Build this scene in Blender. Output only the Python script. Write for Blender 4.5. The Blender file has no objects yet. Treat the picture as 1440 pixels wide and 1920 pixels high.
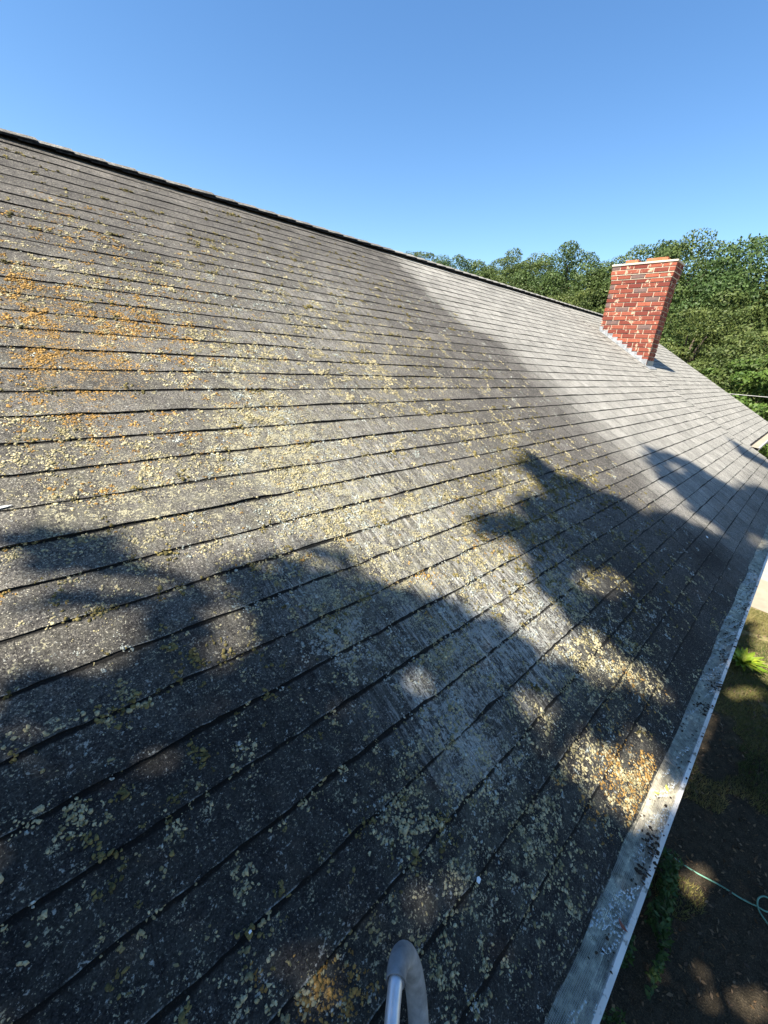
import bpy, math, random
import numpy as np
from mathutils import Matrix, Vector, noise
R = math.radians
rng = np.random.default_rng(7)
random.seed(7)
C = bpy.context.scene.collection
sc = bpy.context.scene

# ------------------------------------------------------------------ camera
cam_d = bpy.data.cameras.new('camera'); cam = bpy.data.objects.new('camera', cam_d); C.objects.link(cam)
right = Vector((0.7297215219, -0.6805577380, 0.0659368308)); down = Vector((-0.2067172062, -0.3115113003, -0.9274851516)); axis = Vector((0.6517472648, 0.6631756000, -0.3679994900))
cam.matrix_world = Matrix(((right.x, -down.x, -axis.x, 0.0), (right.y, -down.y, -axis.y, -0.0042), (right.z, -down.z, -axis.z, 4.1146), (0, 0, 0, 1)))
cam_d.sensor_fit = 'HORIZONTAL'; cam_d.sensor_width = 36.0; cam_d.lens = 748.09 / 1440 * 36
cam_d.clip_start = 0.02; cam_d.clip_end = 900
sc.camera = cam

# ------------------------------------------------------------------ light
EL = R(52); SUNY = 0.055
to_sun = Vector((-math.cos(EL), SUNY * math.cos(EL), math.sin(EL))).normalized()
w = bpy.data.worlds.new('World'); sc.world = w; w.use_nodes = True
nt = w.node_tree; nt.nodes.clear()
sky = nt.nodes.new('ShaderNodeTexSky'); sky.sky_type = 'NISHITA'; sky.sun_disc = False
sky.sun_elevation = EL; sky.sun_rotation = math.atan2(to_sun.x, to_sun.y)
sky.air_density = 1.15; sky.dust_density = 0.2; sky.ozone_density = 3.0; sky.altitude = 0
bg = nt.nodes.new('ShaderNodeBackground'); bg.inputs[1].default_value = 0.05
wo = nt.nodes.new('ShaderNodeOutputWorld'); hs = nt.nodes.new('ShaderNodeHueSaturation'); hs.inputs['Hue'].default_value = 0.502; hs.inputs['Saturation'].default_value = 1.2; hs.inputs['Value'].default_value = 1.38
nt.links.new(sky.outputs[0], hs.inputs['Color']); nt.links.new(hs.outputs[0], bg.inputs[0]); nt.links.new(bg.outputs[0], wo.inputs[0])
sl = bpy.data.lights.new('sun', 'SUN'); sl.energy = 5.0; sl.angle = R(0.5); sl.color = (1.0, 0.91, 0.77)
so = bpy.data.objects.new('sun', sl); C.objects.link(so); so.rotation_euler = to_sun.to_track_quat('Z', 'Y').to_euler(); so.location = (-20, 0, 30)
sc.view_settings.view_transform = 'Standard'; sc.view_settings.look = 'None'; sc.view_settings.gamma = 1.0
sc.view_settings.use_curve_mapping = False; sc.view_settings.exposure = 1.7
sc.render.engine = 'CYCLES'
sc.cycles.max_bounces = 6; sc.cycles.diffuse_bounces = 3; sc.cycles.transparent_max_bounces = 6
BLOBS={"Y": [[0.871, 2.372, 77.736, -33.53, 42.869, 0.5], [0.837, 2.05, 47.588, -20.028, 31.759, 0.7], [0.744, 1.688, 30.659, -11.044, 24.355, 0.9], [0.923, 1.378, 24.182, -8.859, 29.078, 0.9], [1.283, 1.278, 21.11, -9.899, 37.716, 0.6], [0.945, 1.786, 41.829, -18.689, 37.621, 0.7], [0.679, 1.064, 135.805, -20.063, 161.183, 0.8], [0.643, 0.936, 155.024, -9.893, 193.043, 1.0], [0.691, 0.817, 150.005, 0.153, 211.78, 0.7], [0.929, 0.737, 98.35, -0.244, 183.838, 0.6], [0.934, 0.653, 146.705, 10.697, 286.364, 0.6], [0.975, 0.988, 36.263, -7.567, 60.945, 0.6], [1.413, 1.017, 14.573, -5.52, 35.038, 0.5], [2.076, 1.536, 4.485, -3.798, 11.761, 0.35], [2.34, 1.253, 7.308, -6.246, 27.963, 0.3], [0.349, 1.682, 33.149, -6.954, 17.072, 0.45], [0.153, 1.796, 46.845, -7.049, 17.376, 0.4], [0.059, 1.933, 324.675, -41.99, 98.149, 0.4], [1.623, 2.108, 7.856, -5.524, 9.839, 0.45], [0.239, 1.568, 150.804, -22.241, 74.503, 0.5], [0.046, 1.581, 227.977, -17.436, 87.701, 0.5], [0.373, 1.081, 188.005, -9.135, 157.292, 0.5], [1.77, 0.929, 14.063, -6.036, 46.849, 0.4], [1.71, 0.223, 36.683, 19.061, 153.824, 0.9], [1.527, 0.367, 32.117, 10.166, 115.831, 0.7], [1.876, 0.625, 23.033, -2.582, 97.847, 0.4], [0.396, 0.653, 55.203, 11.295, 61.762, 0.35], [0.611, 0.445, 39.964, 13.543, 61.866, 0.5], [0.829, 0.3, 28.229, 12.984, 56.436, 0.55], [0.718, 0.112, 47.901, 30.767, 85.977, 0.5], [1.181, 0.066, 39.773, 28.377, 109.724, 0.7], [0.628, 0.239, 172.786, 89.677, 280.655, 0.6], [0.398, 0.304, 191.324, 91.425, 239.769, 0.5], [0.221, 0.353, 306.929, 138.955, 308.622, 0.6], [0.066, 0.608, 155.361, 48.393, 118.132, 0.3], [-0.004, 0.854, 139.732, 26.485, 84.959, 0.15], [-0.062, 1.0, 478.869, 65.602, 249.099, 0.5], [1.033, 0.333, 39.454, 16.047, 95.036, 0.5], [1.346, 0.142, 41.181, 25.975, 131.128, 0.5], [0.324, 3.081, 36.608, -8.865, 7.157, 0.25], [0.708, 2.62, 23.613, -8.774, 9.383, 0.3], [1.323, 2.554, 11.143, -6.39, 8.155, 0.25]], "O": [[0.204, 2.616, 144.285, -30.277, 32.453, 0.9], [0.267, 2.335, 86.07, -19.545, 25.099, 1.0], [0.453, 2.5, 137.204, -39.812, 44.815, 0.7], [0.162, 2.764, 285.144, -56.05, 55.962, 0.8], [0.123, 2.326, 245.564, -43.525, 60.776, 0.7], [0.323, 2.203, 259.022, -62.456, 89.341, 0.7], [0.174, 2.113, 241.989, -44.774, 74.073, 0.4], [0.683, 2.616, 96.983, -35.196, 37.741, 0.25], [0.215, 1.76, 255.971, -43.043, 106.841, 0.25], [1.312, 0.032, 88.419, 66.46, 268.452, 1.0], [0.234, 0.334, 792.281, 353.108, 811.557, 1.0], [1.72, 1.049, 26.424, -13.363, 78.081, 0.15], [0.434, 0.307, 967.006, 417.353, 1236.544, 0.3], [1.099, 0.99, 258.376, -62.444, 475.944, 0.3], [0.336, 1.985, 269.91, -63.235, 110.498, 0.3], [1.63, 0.217, 60.05, 31.557, 236.279, 0.2]], "G": [[0.173, 0.82, 1764.761, 235.983, 1426.264, 0.8], [-0.036, 0.686, 2164.5, 547.895, 1486.947, 0.8], [-0.055, 0.709, 2220.448, 546.758, 1480.492, 0.5], [0.22, 1.056, 794.832, 12.578, 573.233, 0.6], [0.407, 0.729, 656.885, 89.808, 712.337, 0.8], [-0.048, 0.852, 1863.319, 341.279, 1150.639, 0.5], [2.201, 1.065, 5.332, -3.675, 21.532, 0.5], [2.336, 1.348, 7.443, -6.655, 26.45, 0.4], [0.084, 1.001, 547.278, 47.532, 344.024, 0.4], [0.191, 0.656, 578.063, 139.637, 506.85, 0.4], [0.062, 0.746, 1550.138, 319.527, 1138.782, 0.5], [0.447, 0.478, 354.437, 114.249, 448.836, 0.4], [-0.036, 0.564, 1310.62, 440.253, 918.936, 0.6], [0.598, 0.36, 601.576, 232.563, 911.427, 0.7], [-0.101, 0.71, 1779.658, 475.268, 1102.117, 0.5], [0.29, 0.855, 363.69, 34.675, 321.4, 0.4], [0.649, 1.014, 147.393, -16.311, 175.401, 0.4], [2.364, 0.614, 4.545, -0.93, 26.576, 0.35], [0.187, 0.469, 745.804, 270.217, 700.872, 0.5], [0.176, 0.543, 1428.522, 421.985, 1300.905, 0.4]], "W": [[0.519, 1.214, 99.09, -15.569, 88.791, 0.5], [0.633, 0.921, 90.25, -4.694, 112.535, 0.9], [1.478, 0.647, 10.125, -0.49, 32.051, 0.8], [1.126, 0.685, 25.549, -0.116, 59.177, 0.9], [0.826, 0.493, 143.426, 36.264, 270.24, 1.0], [0.825, 0.598, 188.951, 28.078, 340.006, 0.8], [0.782, 0.751, 129.806, 3.311, 208.586, 0.5], [2.012, 0.349, 15.969, 4.801, 81.456, 0.5], [2.35, 0.982, 7.031, -4.716, 32.892, 0.5], [0.947, 1.894, 11.792, -5.376, 9.805, 0.45], [-0.026, 0.956, 451.855, 65.345, 253.227, 0.6], [0.142, 1.009, 465.856, 29.719, 312.474, 0.5], [0.905, 0.361, 137.504, 52.245, 289.642, 0.6], [0.771, 0.368, 182.774, 70.217, 336.902, 0.5], [1.024, 1.537, 16.997, -7.539, 19.893, 0.5], [1.252, 1.162, 18.118, -7.363, 34.415, 0.5], [1.572, 0.111, 50.813, 34.343, 191.766, 0.4], [1.102, 2.787, 20.494, -9.977, 10.719, 0.25]], "S": [[1.16, 0.715, 19.623, -0.861, 46.116, 1.0], [0.805, 0.472, 152.908, 42.278, 283.888, 1.0], [0.785, 0.638, 139.143, 16.932, 237.404, 0.8], [1.604, 0.735, 11.731, -2.151, 39.008, 0.7], [1.186, 1.502, 8.622, -4.299, 11.967, 0.5], [1.313, 0.501, 56.794, 9.341, 165.995, 0.6], [1.713, 2.903, 4.785, -3.17, 3.802, 0.3], [1.198, 1.179, 13.63, -5.386, 24.424, 0.6], [0.617, 1.176, 146.405, -25.946, 150.128, 0.3]], "D": [[0.134, 0.654, 29.434, 7.897, 23.847, 0.8], [0.02, 0.951, 65.732, 8.849, 38.598, 0.6], [2.378, 0.249, 3.616, 1.685, 23.545, 0.7], [3.518, 0.246, 4.384, 1.928, 50.787, 0.9], [0.961, 0.063, 16.107, 11.346, 36.581, 0.8], [0.424, 0.234, 50.598, 27.265, 65.946, 0.7], [1.465, 0.069, 23.144, 16.927, 80.715, 0.5], [0.425, 0.703, 27.458, 4.395, 31.001, 0.6]]}
SHADE=[[[1.3, 3.591], [1.309, 3.706], [1.286, 3.802], [1.229, 3.839], [1.203, 3.847], [1.2, 3.776], [1.2, 3.68], [1.2, 3.607], [1.201, 3.539], [1.223, 3.518], [1.261, 3.571]], [[1.208, 3.784], [1.186, 3.838], [1.115, 3.87], [1.087, 3.83], [1.124, 3.765], [1.155, 3.715], [1.19, 3.686]], [[1.168, 3.423], [1.164, 3.52], [1.113, 3.598], [1.089, 3.526], [1.117, 3.435]], [[0.971, 3.172], [1.001, 3.319], [0.992, 3.444], [1.026, 3.501], [1.077, 3.515], [1.089, 3.634], [1.098, 3.824], [1.107, 3.899], [1.008, 3.814], [0.912, 3.756], [0.864, 3.791], [0.832, 3.879], [0.862, 3.975], [0.941, 3.97], [0.99, 3.937], [1.078, 3.973], [1.117, 4.02], [1.126, 4.163], [1.083, 4.253], [1.025, 4.276], [0.988, 4.359], [0.975, 4.552], [0.89, 4.576], [0.786, 4.657], [0.721, 4.666], [0.619, 4.789], [0.519, 4.86], [0.477, 4.803], [0.41, 4.862], [0.292, 4.988], [0.207, 5.102], [0.159, 5.091], [0.159, 5.284], [0.209, 5.297], [0.345, 5.245], [0.451, 5.234], [0.624, 5.253], [0.745, 5.299], [0.91, 5.465], [1.027, 5.396], [1.061, 5.442], [1.026, 5.646], [1.033, 5.816], [1.094, 5.895], [1.111, 6.328], [1.28, 6.517], [1.361, 6.482], [1.365, 6.849], [1.226, 6.84], [1.193, 7.031], [0.977, 7.164], [0.817, 7.272], [0.747, 7.71], [0.632, 7.777], [0.424, 8.181], [0.665, 8.218], [0.866, 8.404], [1.055, 8.578], [1.099, 8.758], [1.143, 8.757], [1.304, 9.241], [1.195, 9.644], [1.005, 10.046], [0.801, 10.04], [0.674, 10.192], [0.656, 10.983], [0.483, 11.397], [0.068, 11.936], [-0.098, 8.247], [0.047, 7.537], [-0.066, 3.643], [0.0, 2.923], [0.361, 2.708]], [[1.113, 4.374], [1.109, 4.451], [1.038, 4.494], [1.004, 4.534], [1.027, 4.389], [1.064, 4.331]], [[1.22, 13.304], [1.055, 13.475], [0.733, 13.611], [0.45, 13.195], [0.666, 13.012], [0.93, 12.644]]]
LIT=[[[0.669, 5.722], [0.605, 5.974], [0.506, 5.949], [0.543, 5.682], [0.617, 5.604]], [[1.08, 9.35], [1.035, 9.471], [0.973, 9.238], [1.02, 9.088]], [[0.871, 3.214], [0.857, 3.19], [0.858, 3.165], [0.875, 3.152], [0.897, 3.159], [0.912, 3.182], [0.911, 3.208], [0.894, 3.221]], [[0.776, 3.432], [0.765, 3.409], [0.769, 3.385], [0.783, 3.372], [0.801, 3.379], [0.812, 3.401], [0.809, 3.427], [0.794, 3.44]], [[0.619, 4.233], [0.612, 4.201], [0.617, 4.168], [0.631, 4.152], [0.647, 4.162], [0.654, 4.193], [0.649, 4.227], [0.635, 4.244]], [[0.393, 4.547], [0.387, 4.491], [0.399, 4.435], [0.422, 4.41], [0.444, 4.428], [0.452, 4.481], [0.441, 4.54], [0.416, 4.567]], [[0.332, 4.377], [0.319, 4.317], [0.324, 4.272], [0.344, 4.265], [0.368, 4.301], [0.383, 4.361], [0.379, 4.41], [0.357, 4.417]], [[0.158, 4.585], [0.155, 4.489], [0.184, 4.393], [0.226, 4.35], [0.26, 4.379], [0.267, 4.469], [0.24, 4.571], [0.194, 4.622]], [[0.05, 4.63], [0.035, 4.469], [0.06, 4.352], [0.11, 4.333], [0.16, 4.42], [0.182, 4.578], [0.16, 4.718], [0.102, 4.741]], [[-0.039, 4.696], [-0.04, 4.616], [-0.02, 4.547], [0.01, 4.525], [0.033, 4.562], [0.037, 4.639], [0.017, 4.714], [-0.015, 4.738]], [[0.253, 3.718], [0.251, 3.69], [0.263, 3.658], [0.282, 3.641], [0.297, 3.648], [0.3, 3.675], [0.288, 3.707], [0.268, 3.725]], [[0.268, 3.546], [0.257, 3.51], [0.263, 3.482], [0.281, 3.477], [0.301, 3.498], [0.313, 3.534], [0.309, 3.564], [0.29, 3.569]], [[0.291, 3.307], [0.281, 3.274], [0.291, 3.244], [0.313, 3.233], [0.336, 3.247], [0.346, 3.279], [0.337, 3.311], [0.314, 3.323]], [[0.357, 3.287], [0.353, 3.269], [0.361, 3.249], [0.375, 3.239], [0.388, 3.244], [0.392, 3.261], [0.385, 3.282], [0.37, 3.292]], [[0.15, 3.658], [0.149, 3.647], [0.153, 3.636], [0.159, 3.632], [0.165, 3.637], [0.167, 3.649], [0.163, 3.659], [0.156, 3.663]], [[0.464, 3.337], [0.46, 3.328], [0.462, 3.318], [0.469, 3.314], [0.476, 3.319], [0.48, 3.328], [0.478, 3.338], [0.471, 3.342]], [[0.215, 8.798], [0.214, 8.647], [0.234, 8.489], [0.263, 8.413], [0.285, 8.458], [0.288, 8.601], [0.268, 8.764], [0.238, 8.848]], [[0.812, 3.906], [0.805, 3.89], [0.806, 3.876], [0.813, 3.87], [0.823, 3.878], [0.83, 3.893], [0.83, 3.908], [0.822, 3.914]], [[-0.424, 4.722], [-0.424, 4.58], [-0.386, 4.463], [-0.332, 4.436], [-0.291, 4.514], [-0.288, 4.658], [-0.327, 4.781], [-0.384, 4.808]], [[-0.8, 3.882], [-0.779, 3.771], [-0.714, 3.639], [-0.641, 3.56], [-0.601, 3.579], [-0.619, 3.688], [-0.686, 3.825], [-0.762, 3.905]], [[-0.919, 3.982], [-0.912, 3.879], [-0.877, 3.79], [-0.836, 3.764], [-0.811, 3.817], [-0.817, 3.921], [-0.852, 4.014], [-0.895, 4.039]], [[-0.605, 3.855], [-0.599, 3.805], [-0.572, 3.748], [-0.541, 3.716], [-0.523, 3.729], [-0.529, 3.778], [-0.556, 3.837], [-0.588, 3.868]], [[-0.364, 3.474], [-0.362, 3.447], [-0.349, 3.418], [-0.333, 3.403], [-0.323, 3.411], [-0.325, 3.438], [-0.337, 3.467], [-0.354, 3.482]], [[-0.319, 9.058], [-0.287, 8.89], [-0.19, 8.68], [-0.083, 8.549], [-0.028, 8.572], [-0.057, 8.738], [-0.155, 8.952], [-0.264, 9.085]]]
# ------------------------------------------------------------------ frame of the roof
P = R(31.0586); CP, SP = math.cos(P), math.sin(P); H = 2.8
T52 = math.tan(EL)
EXP = 0.127; TAB = 0.3048; SEAM = 8.30; RAKE = 12.88; LEFT = -2.6; RIDGE = 4.74; V2 = 0.65
def RP(u, v, o=0.0):
    return (u, v * CP - o * SP, H + v * SP + o * CP)
def RPa(u, v, o):
    return np.stack([u, v * CP - o * SP, H + v * SP + o * CP], -1)

# ------------------------------------------------------------------ value noise (numpy)
_perm = np.random.default_rng(3).random((256, 256))
def vnoise(x, y, s=1.0):
    x = np.asarray(x) * s + 1000.3; y = np.asarray(y) * s + 1000.7
    xi = np.floor(x).astype(int); yi = np.floor(y).astype(int); fx = x - xi; fy = y - yi
    fx = fx * fx * (3 - 2 * fx); fy = fy * fy * (3 - 2 * fy)
    g = lambda a, b: _perm[a % 256, b % 256]
    return (g(xi, yi) * (1 - fx) + g(xi + 1, yi) * fx) * (1 - fy) + (g(xi, yi + 1) * (1 - fx) + g(xi + 1, yi + 1) * fx) * fy
def fnoise(x, y, s=1.0, o=3):
    t = 0; a = 1; n = 0
    for k in range(o):
        t = t + a * vnoise(x + 17.3 * k, y - 9.1 * k, s * 2 ** k); n += a; a *= 0.55
    return t / n
def field(name, u, v):
    d = np.zeros_like(u)
    for bu, bv, a, b, c, wt in BLOBS[name]:
        du = u - bu; dv = v - bv
        q = (a * du * du + 2 * b * du * dv + c * dv * dv) * 0.5
        d = 1 - (1 - d) * (1 - np.clip(wt, 0, 0.98) * np.exp(-q))
    return d
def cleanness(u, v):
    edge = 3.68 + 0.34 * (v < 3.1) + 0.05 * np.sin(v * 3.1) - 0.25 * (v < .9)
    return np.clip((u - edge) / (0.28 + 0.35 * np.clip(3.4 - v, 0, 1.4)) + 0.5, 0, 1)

# ------------------------------------------------------------------ object helpers
def link(name, me, mat=None, parent=None):
    o = bpy.data.objects.new(name, me); C.objects.link(o)
    if mat is not None and me is not None and len(me.materials) == 0: me.materials.append(mat)
    if parent is not None:
        o.parent = parent; o.matrix_parent_inverse = Matrix.Translation(-world_loc(parent))
    return o
_loc = {}
def world_loc(o):
    return Vector(_loc.get(o.name, (0, 0, 0)))
def mesh_np(name, verts, faces, smooth=False):
    """verts (n,3) array, faces (m,k) array of equal-size polygons or list of such arrays"""
    me = bpy.data.meshes.new(name); verts = np.asarray(verts, dtype=np.float32)
    if not isinstance(faces, list): faces = [faces]
    faces = [np.asarray(f, dtype=np.int32) for f in faces if len(f)]
    me.vertices.add(len(verts)); me.vertices.foreach_set('co', verts.ravel())
    nl = sum(f.size for f in faces); npoly = sum(len(f) for f in faces)
    me.loops.add(nl); me.polygons.add(npoly)
    me.loops.foreach_set('vertex_index', np.concatenate([f.ravel() for f in faces]))
    st = []; off = 0
    for f in faces:
        st.append(off + np.arange(len(f)) * f.shape[1]); off += f.size
    me.polygons.foreach_set('loop_start', np.concatenate(st).astype(np.int32))
    me.update(calc_edges=True); me.validate()
    me.polygons.foreach_set('use_smooth', np.full(len(me.polygons), bool(smooth)))
    return me
def color_attr(me, name, cols):
    a = me.attributes.new(name, 'FLOAT_COLOR', 'POINT'); c = np.ones((len(me.vertices), 4), dtype=np.float32)
    cols = np.asarray(cols, dtype=np.float32); c[:, :cols.shape[1]] = cols; a.data.foreach_set('color', c.ravel())
class MB:
    def __init__(s): s.v = []; s.f = []
    def add(s, vs, fs):
        b = len(s.v); s.v += [tuple(x) for x in vs]; s.f += [tuple(i + b for i in f) for f in fs]
    def box(s, x0, x1, y0, y1, z0, z1, fn=None):
        vs = [(x, y, z) for z in (z0, z1) for y in (y0, y1) for x in (x0, x1)]
        if fn: vs = [fn(*q) for q in vs]
        s.add(vs, [(0, 2, 3, 1), (4, 5, 7, 6), (0, 1, 5, 4), (2, 6, 7, 3), (0, 4, 6, 2), (1, 3, 7, 5)])
    def tube(s, pts, rad, n=10, caps=True):
        pts = [Vector(q) for q in pts]
        if not hasattr(rad, '__len__'): rad = [rad] * len(pts)
        prev = None; b = len(s.v); m = len(pts)
        for i, q in enumerate(pts):
            t = (pts[min(i + 1, m - 1)] - pts[max(i - 1, 0)]).normalized()
            if prev is None:
                a = t.orthogonal().normalized()
            else:
                a = (prev - t * prev.dot(t)).normalized()
            prev = a; c = t.cross(a)
            for k in range(n):
                an = 2 * math.pi * k / n; s.v.append(tuple(q + (a * math.cos(an) + c * math.sin(an)) * rad[i]))
        for i in range(m - 1):
            for k in range(n):
                k2 = (k + 1) % n; s.f.append((b + i * n + k, b + i * n + k2, b + (i + 1) * n + k2, b + (i + 1) * n + k))
        if caps:
            s.f.append(tuple(b + k for k in range(n))[::-1]); s.f.append(tuple(b + (m - 1) * n + k for k in range(n)))
    def build(s, name, mat=None, parent=None, smooth=False, bevel=0):
        me = bpy.data.meshes.new(name); me.from_pydata(s.v, [], s.f); me.validate(); me.update()
        if smooth: me.polygons.foreach_set('use_smooth', [True] * len(me.polygons))
        o = link(name, me, mat, parent)
        if bevel:
            m = o.modifiers.new('bevel', 'BEVEL'); m.width = bevel; m.segments = 2; m.limit_method = 'ANGLE'
        return o
def thing(name, label, cat, loc=(0, 0, 0), group=None):
    o = bpy.data.objects.new(name, None); C.objects.link(o); o.location = loc; _loc[o.name] = tuple(loc); o.empty_display_size = 0.1
    o['label'] = label; o['category'] = cat
    if group: o['group'] = group
    return o
def tag(o, label=None, cat=None, group=None, kind=None):
    for k, x in (('label', label), ('category', cat), ('group', group), ('kind', kind)):
        if x: o[k] = x
    return o
def catmull(pts, n=6):
    pts = [Vector(q) for q in pts]; out = []
    for i in range(len(pts) - 1):
        p0, p1, p2, p3 = pts[max(i - 1, 0)], pts[i], pts[i + 1], pts[min(i + 2, len(pts) - 1)]
        for k in range(n):
            t = k / n
            out.append(0.5 * ((2 * p1) + (-p0 + p2) * t + (2 * p0 - 5 * p1 + 4 * p2 - p3) * t * t + (-p0 + 3 * p1 - 3 * p2 + p3) * t ** 3))
    out.append(pts[-1]); return out

# ------------------------------------------------------------------ material helpers
class M:
    def __init__(s, name, rough=0.85, spec=0.3):
        s.m = bpy.data.materials.new(name); s.m.use_nodes = True; s.t = s.m.node_tree; s.N = s.t.nodes; s.N.clear()
        s.out = s.N.new('ShaderNodeOutputMaterial'); s.b = s.N.new('ShaderNodeBsdfPrincipled')
        s.t.links.new(s.b.outputs[0], s.out.inputs[0]); s.b.inputs['Roughness'].default_value = rough
        s.b.inputs['Specular IOR Level'].default_value = spec
        s.pos = s.N.new('ShaderNodeNewGeometry').outputs['Position']
    def L(s, a, b):
        if isinstance(a, (int, float)): b.default_value = a
        elif isinstance(a, (tuple, list)): b.default_value = tuple(a) if len(a) == len(b.default_value) else tuple(a) + (1,)
        else: s.t.links.new(a, b)
    def math(s, op, a, b=0.0, c=0.0, clamp=False):
        n = s.N.new('ShaderNodeMath'); n.operation = op; n.use_clamp = clamp
        s.L(a, n.inputs[0]); s.L(b, n.inputs[1]); s.L(c, n.inputs[2]); return n.outputs[0]
    def mapr(s, x, a, b, c=0.0, d=1.0, smooth=False):
        n = s.N.new('ShaderNodeMapRange'); n.clamp = True
        if smooth: n.interpolation_type = 'SMOOTHSTEP'
        for i, q in enumerate((x, a, b, c, d)): s.L(q, n.inputs[i])
        return n.outputs[0]
    def mix(s, f, a, b, mode='MIX'):
        n = s.N.new('ShaderNodeMix'); n.data_type = 'RGBA'; n.blend_type = mode; n.clamp_factor = True
        s.L(f, n.inputs[0]); s.L(a, n.inputs[6]); s.L(b, n.inputs[7]); return n.outputs[2]
    def noise(s, vec, scale, detail=3, rough=0.55, dist=0.0):
        n = s.N.new('ShaderNodeTexNoise'); s.L(vec, n.inputs['Vector']); n.inputs['Scale'].default_value = scale
        n.inputs['Detail'].default_value = detail; n.inputs['Roughness'].default_value = rough; n.inputs['Distortion'].default_value = dist
        return n.outputs[0]
    def voro(s, vec, scale, out='Distance', feat='F1'):
        n = s.N.new('ShaderNodeTexVoronoi'); n.feature = feat; s.L(vec, n.inputs['Vector']); n.inputs['Scale'].default_value = scale
        return n.outputs[out]
    def attr(s, name):
        n = s.N.new('ShaderNodeAttribute'); n.attribute_name = name
        x = s.N.new('ShaderNodeSeparateColor'); s.L(n.outputs['Color'], x.inputs[0]); return x.outputs[0], x.outputs[1], x.outputs[2], n.outputs['Color']
    def dot(s, v, c):
        n = s.N.new('ShaderNodeVectorMath'); n.operation = 'DOT_PRODUCT'; s.L(v, n.inputs[0]); n.inputs[1].default_value = c; return n.outputs['Value']
    def comb(s, x, y, z=0.0):
        n = s.N.new('ShaderNodeCombineXYZ'); s.L(x, n.inputs[0]); s.L(y, n.inputs[1]); s.L(z, n.inputs[2]); return n.outputs[0]
    def bump(s, h, strength=0.5, dist=0.002, prev=None):
        n = s.N.new('ShaderNodeBump'); n.inputs['Strength'].default_value = strength; n.inputs['Distance'].default_value = dist
        s.L(h, n.inputs['Height'])
        if prev is not None: s.L(prev, n.inputs['Normal'])
        s.t.links.new(n.outputs[0], s.b.inputs['Normal']); return n.outputs[0]
    def col(s, c): s.L(c, s.b.inputs['Base Color'])
    def sep(s, v):
        n = s.N.new('ShaderNodeSeparateXYZ'); s.L(v, n.inputs[0]); return n.outputs

# --- asphalt shingle
m = M('shingle', 0.88, 0.25)
cl, yl, og, _ = m.attr('growth'); ws, dk, tr, _ = m.attr('stain_shade'); stv, wc, _x, _ = m.attr('wash')
u_ = m.sep(m.pos)[0]; v_ = m.dot(m.pos, (0, CP, SP)); st_vec = m.comb(m.math('MULTIPLY', u_, 55.0), m.math('MULTIPLY', v_, 4.0), 0.0)
gr = m.voro(m.pos, 430, 'Color'); gr1 = m.sep(gr)[0]; gr2 = m.sep(gr)[1]
big = m.noise(m.pos, 5.0, 4); mid = m.noise(m.pos, 40.0, 3)
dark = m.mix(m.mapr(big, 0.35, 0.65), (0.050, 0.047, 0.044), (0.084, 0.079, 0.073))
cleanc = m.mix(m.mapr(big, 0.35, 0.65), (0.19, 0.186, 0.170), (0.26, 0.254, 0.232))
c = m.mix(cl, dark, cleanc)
c = m.mix(m.math('MULTIPLY', dk, 0.92), c, (0.0055, 0.0055, 0.0062))  # algae tone of the lower roof, its shade deepened in the colour too
c = m.mix(1.0, c, m.comb(*[m.mapr(tr, 0, 1, m.mapr(cl, 0, 1, 0.82, 0.92), m.mapr(cl, 0, 1, 1.16, 1.07))] * 3), 'MULTIPLY')
# faint rain streaks down every tab
stn = m.noise(st_vec, 1.0, 4, 0.6)
rs = m.noise(m.comb(m.math('MULTIPLY', u_, 28.0), m.math('MULTIPLY', v_, 7.0), 3.0), 1.0, 3, 0.6)
c = m.mix(1.0, c, m.comb(*[m.mapr(rs, 0.3, 0.7, 0.80, 1.18)] * 3), 'MULTIPLY')
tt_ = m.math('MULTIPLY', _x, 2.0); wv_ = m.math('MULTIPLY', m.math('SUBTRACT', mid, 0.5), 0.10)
butt_shade = m.mapr(m.math('ADD', m.math('ADD', tt_, wv_), m.math('MULTIPLY', dk, 0.024)), 0.92, 0.955)  # dark band below each butt edge: contact shade painted in, with some dirt
worn = m.math('MULTIPLY', m.mapr(tt_, 0.030, 0.012), m.mapr(m.noise(m.pos, 22.0, 4, 0.7), 0.50, 0.62))
c = m.mix(m.math('MULTIPLY', worn, 0.55), c, (0.22, 0.225, 0.22))
gc = m.mapr(gr1, 0.0, 1.0, 0.30, 1.9)
c2_ = m.math('MULTIPLY', m.mapr(m.noise(m.pos, 150.0, 2, 0.7), 0.32, 0.68, 0.38, 1.75), m.mapr(m.noise(m.pos, 48.0, 3, 0.7), 0.30, 0.70, 0.75, 1.27))
c = m.mix(m.mapr(cl, 0, 1, 1.0, 0.5), c, m.mix(1.0, c, m.comb(c2_, c2_, c2_), 'MULTIPLY'))
fleck = m.mapr(m.noise(m.pos, 210.0, 2, 0.6), 0.625, 0.65)
c = m.mix(m.math('MULTIPLY', m.math('MULTIPLY', fleck, m.mapr(dk, 0.2, 0.9, 1.0, 0.4)), m.mapr(cl, 0, 1, 0.75, 0.15)), c, (0.36, 0.34, 0.28))
gsoft = m.mix(m.mapr(cl, 0, 1, 1.0, 0.45), (1, 1, 1), m.comb(gc, gc, m.mapr(gr1, 0.0, 1.0, 0.35, 1.8)))
c = m.mix(1.0, c, gsoft, 'MULTIPLY')
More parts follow.
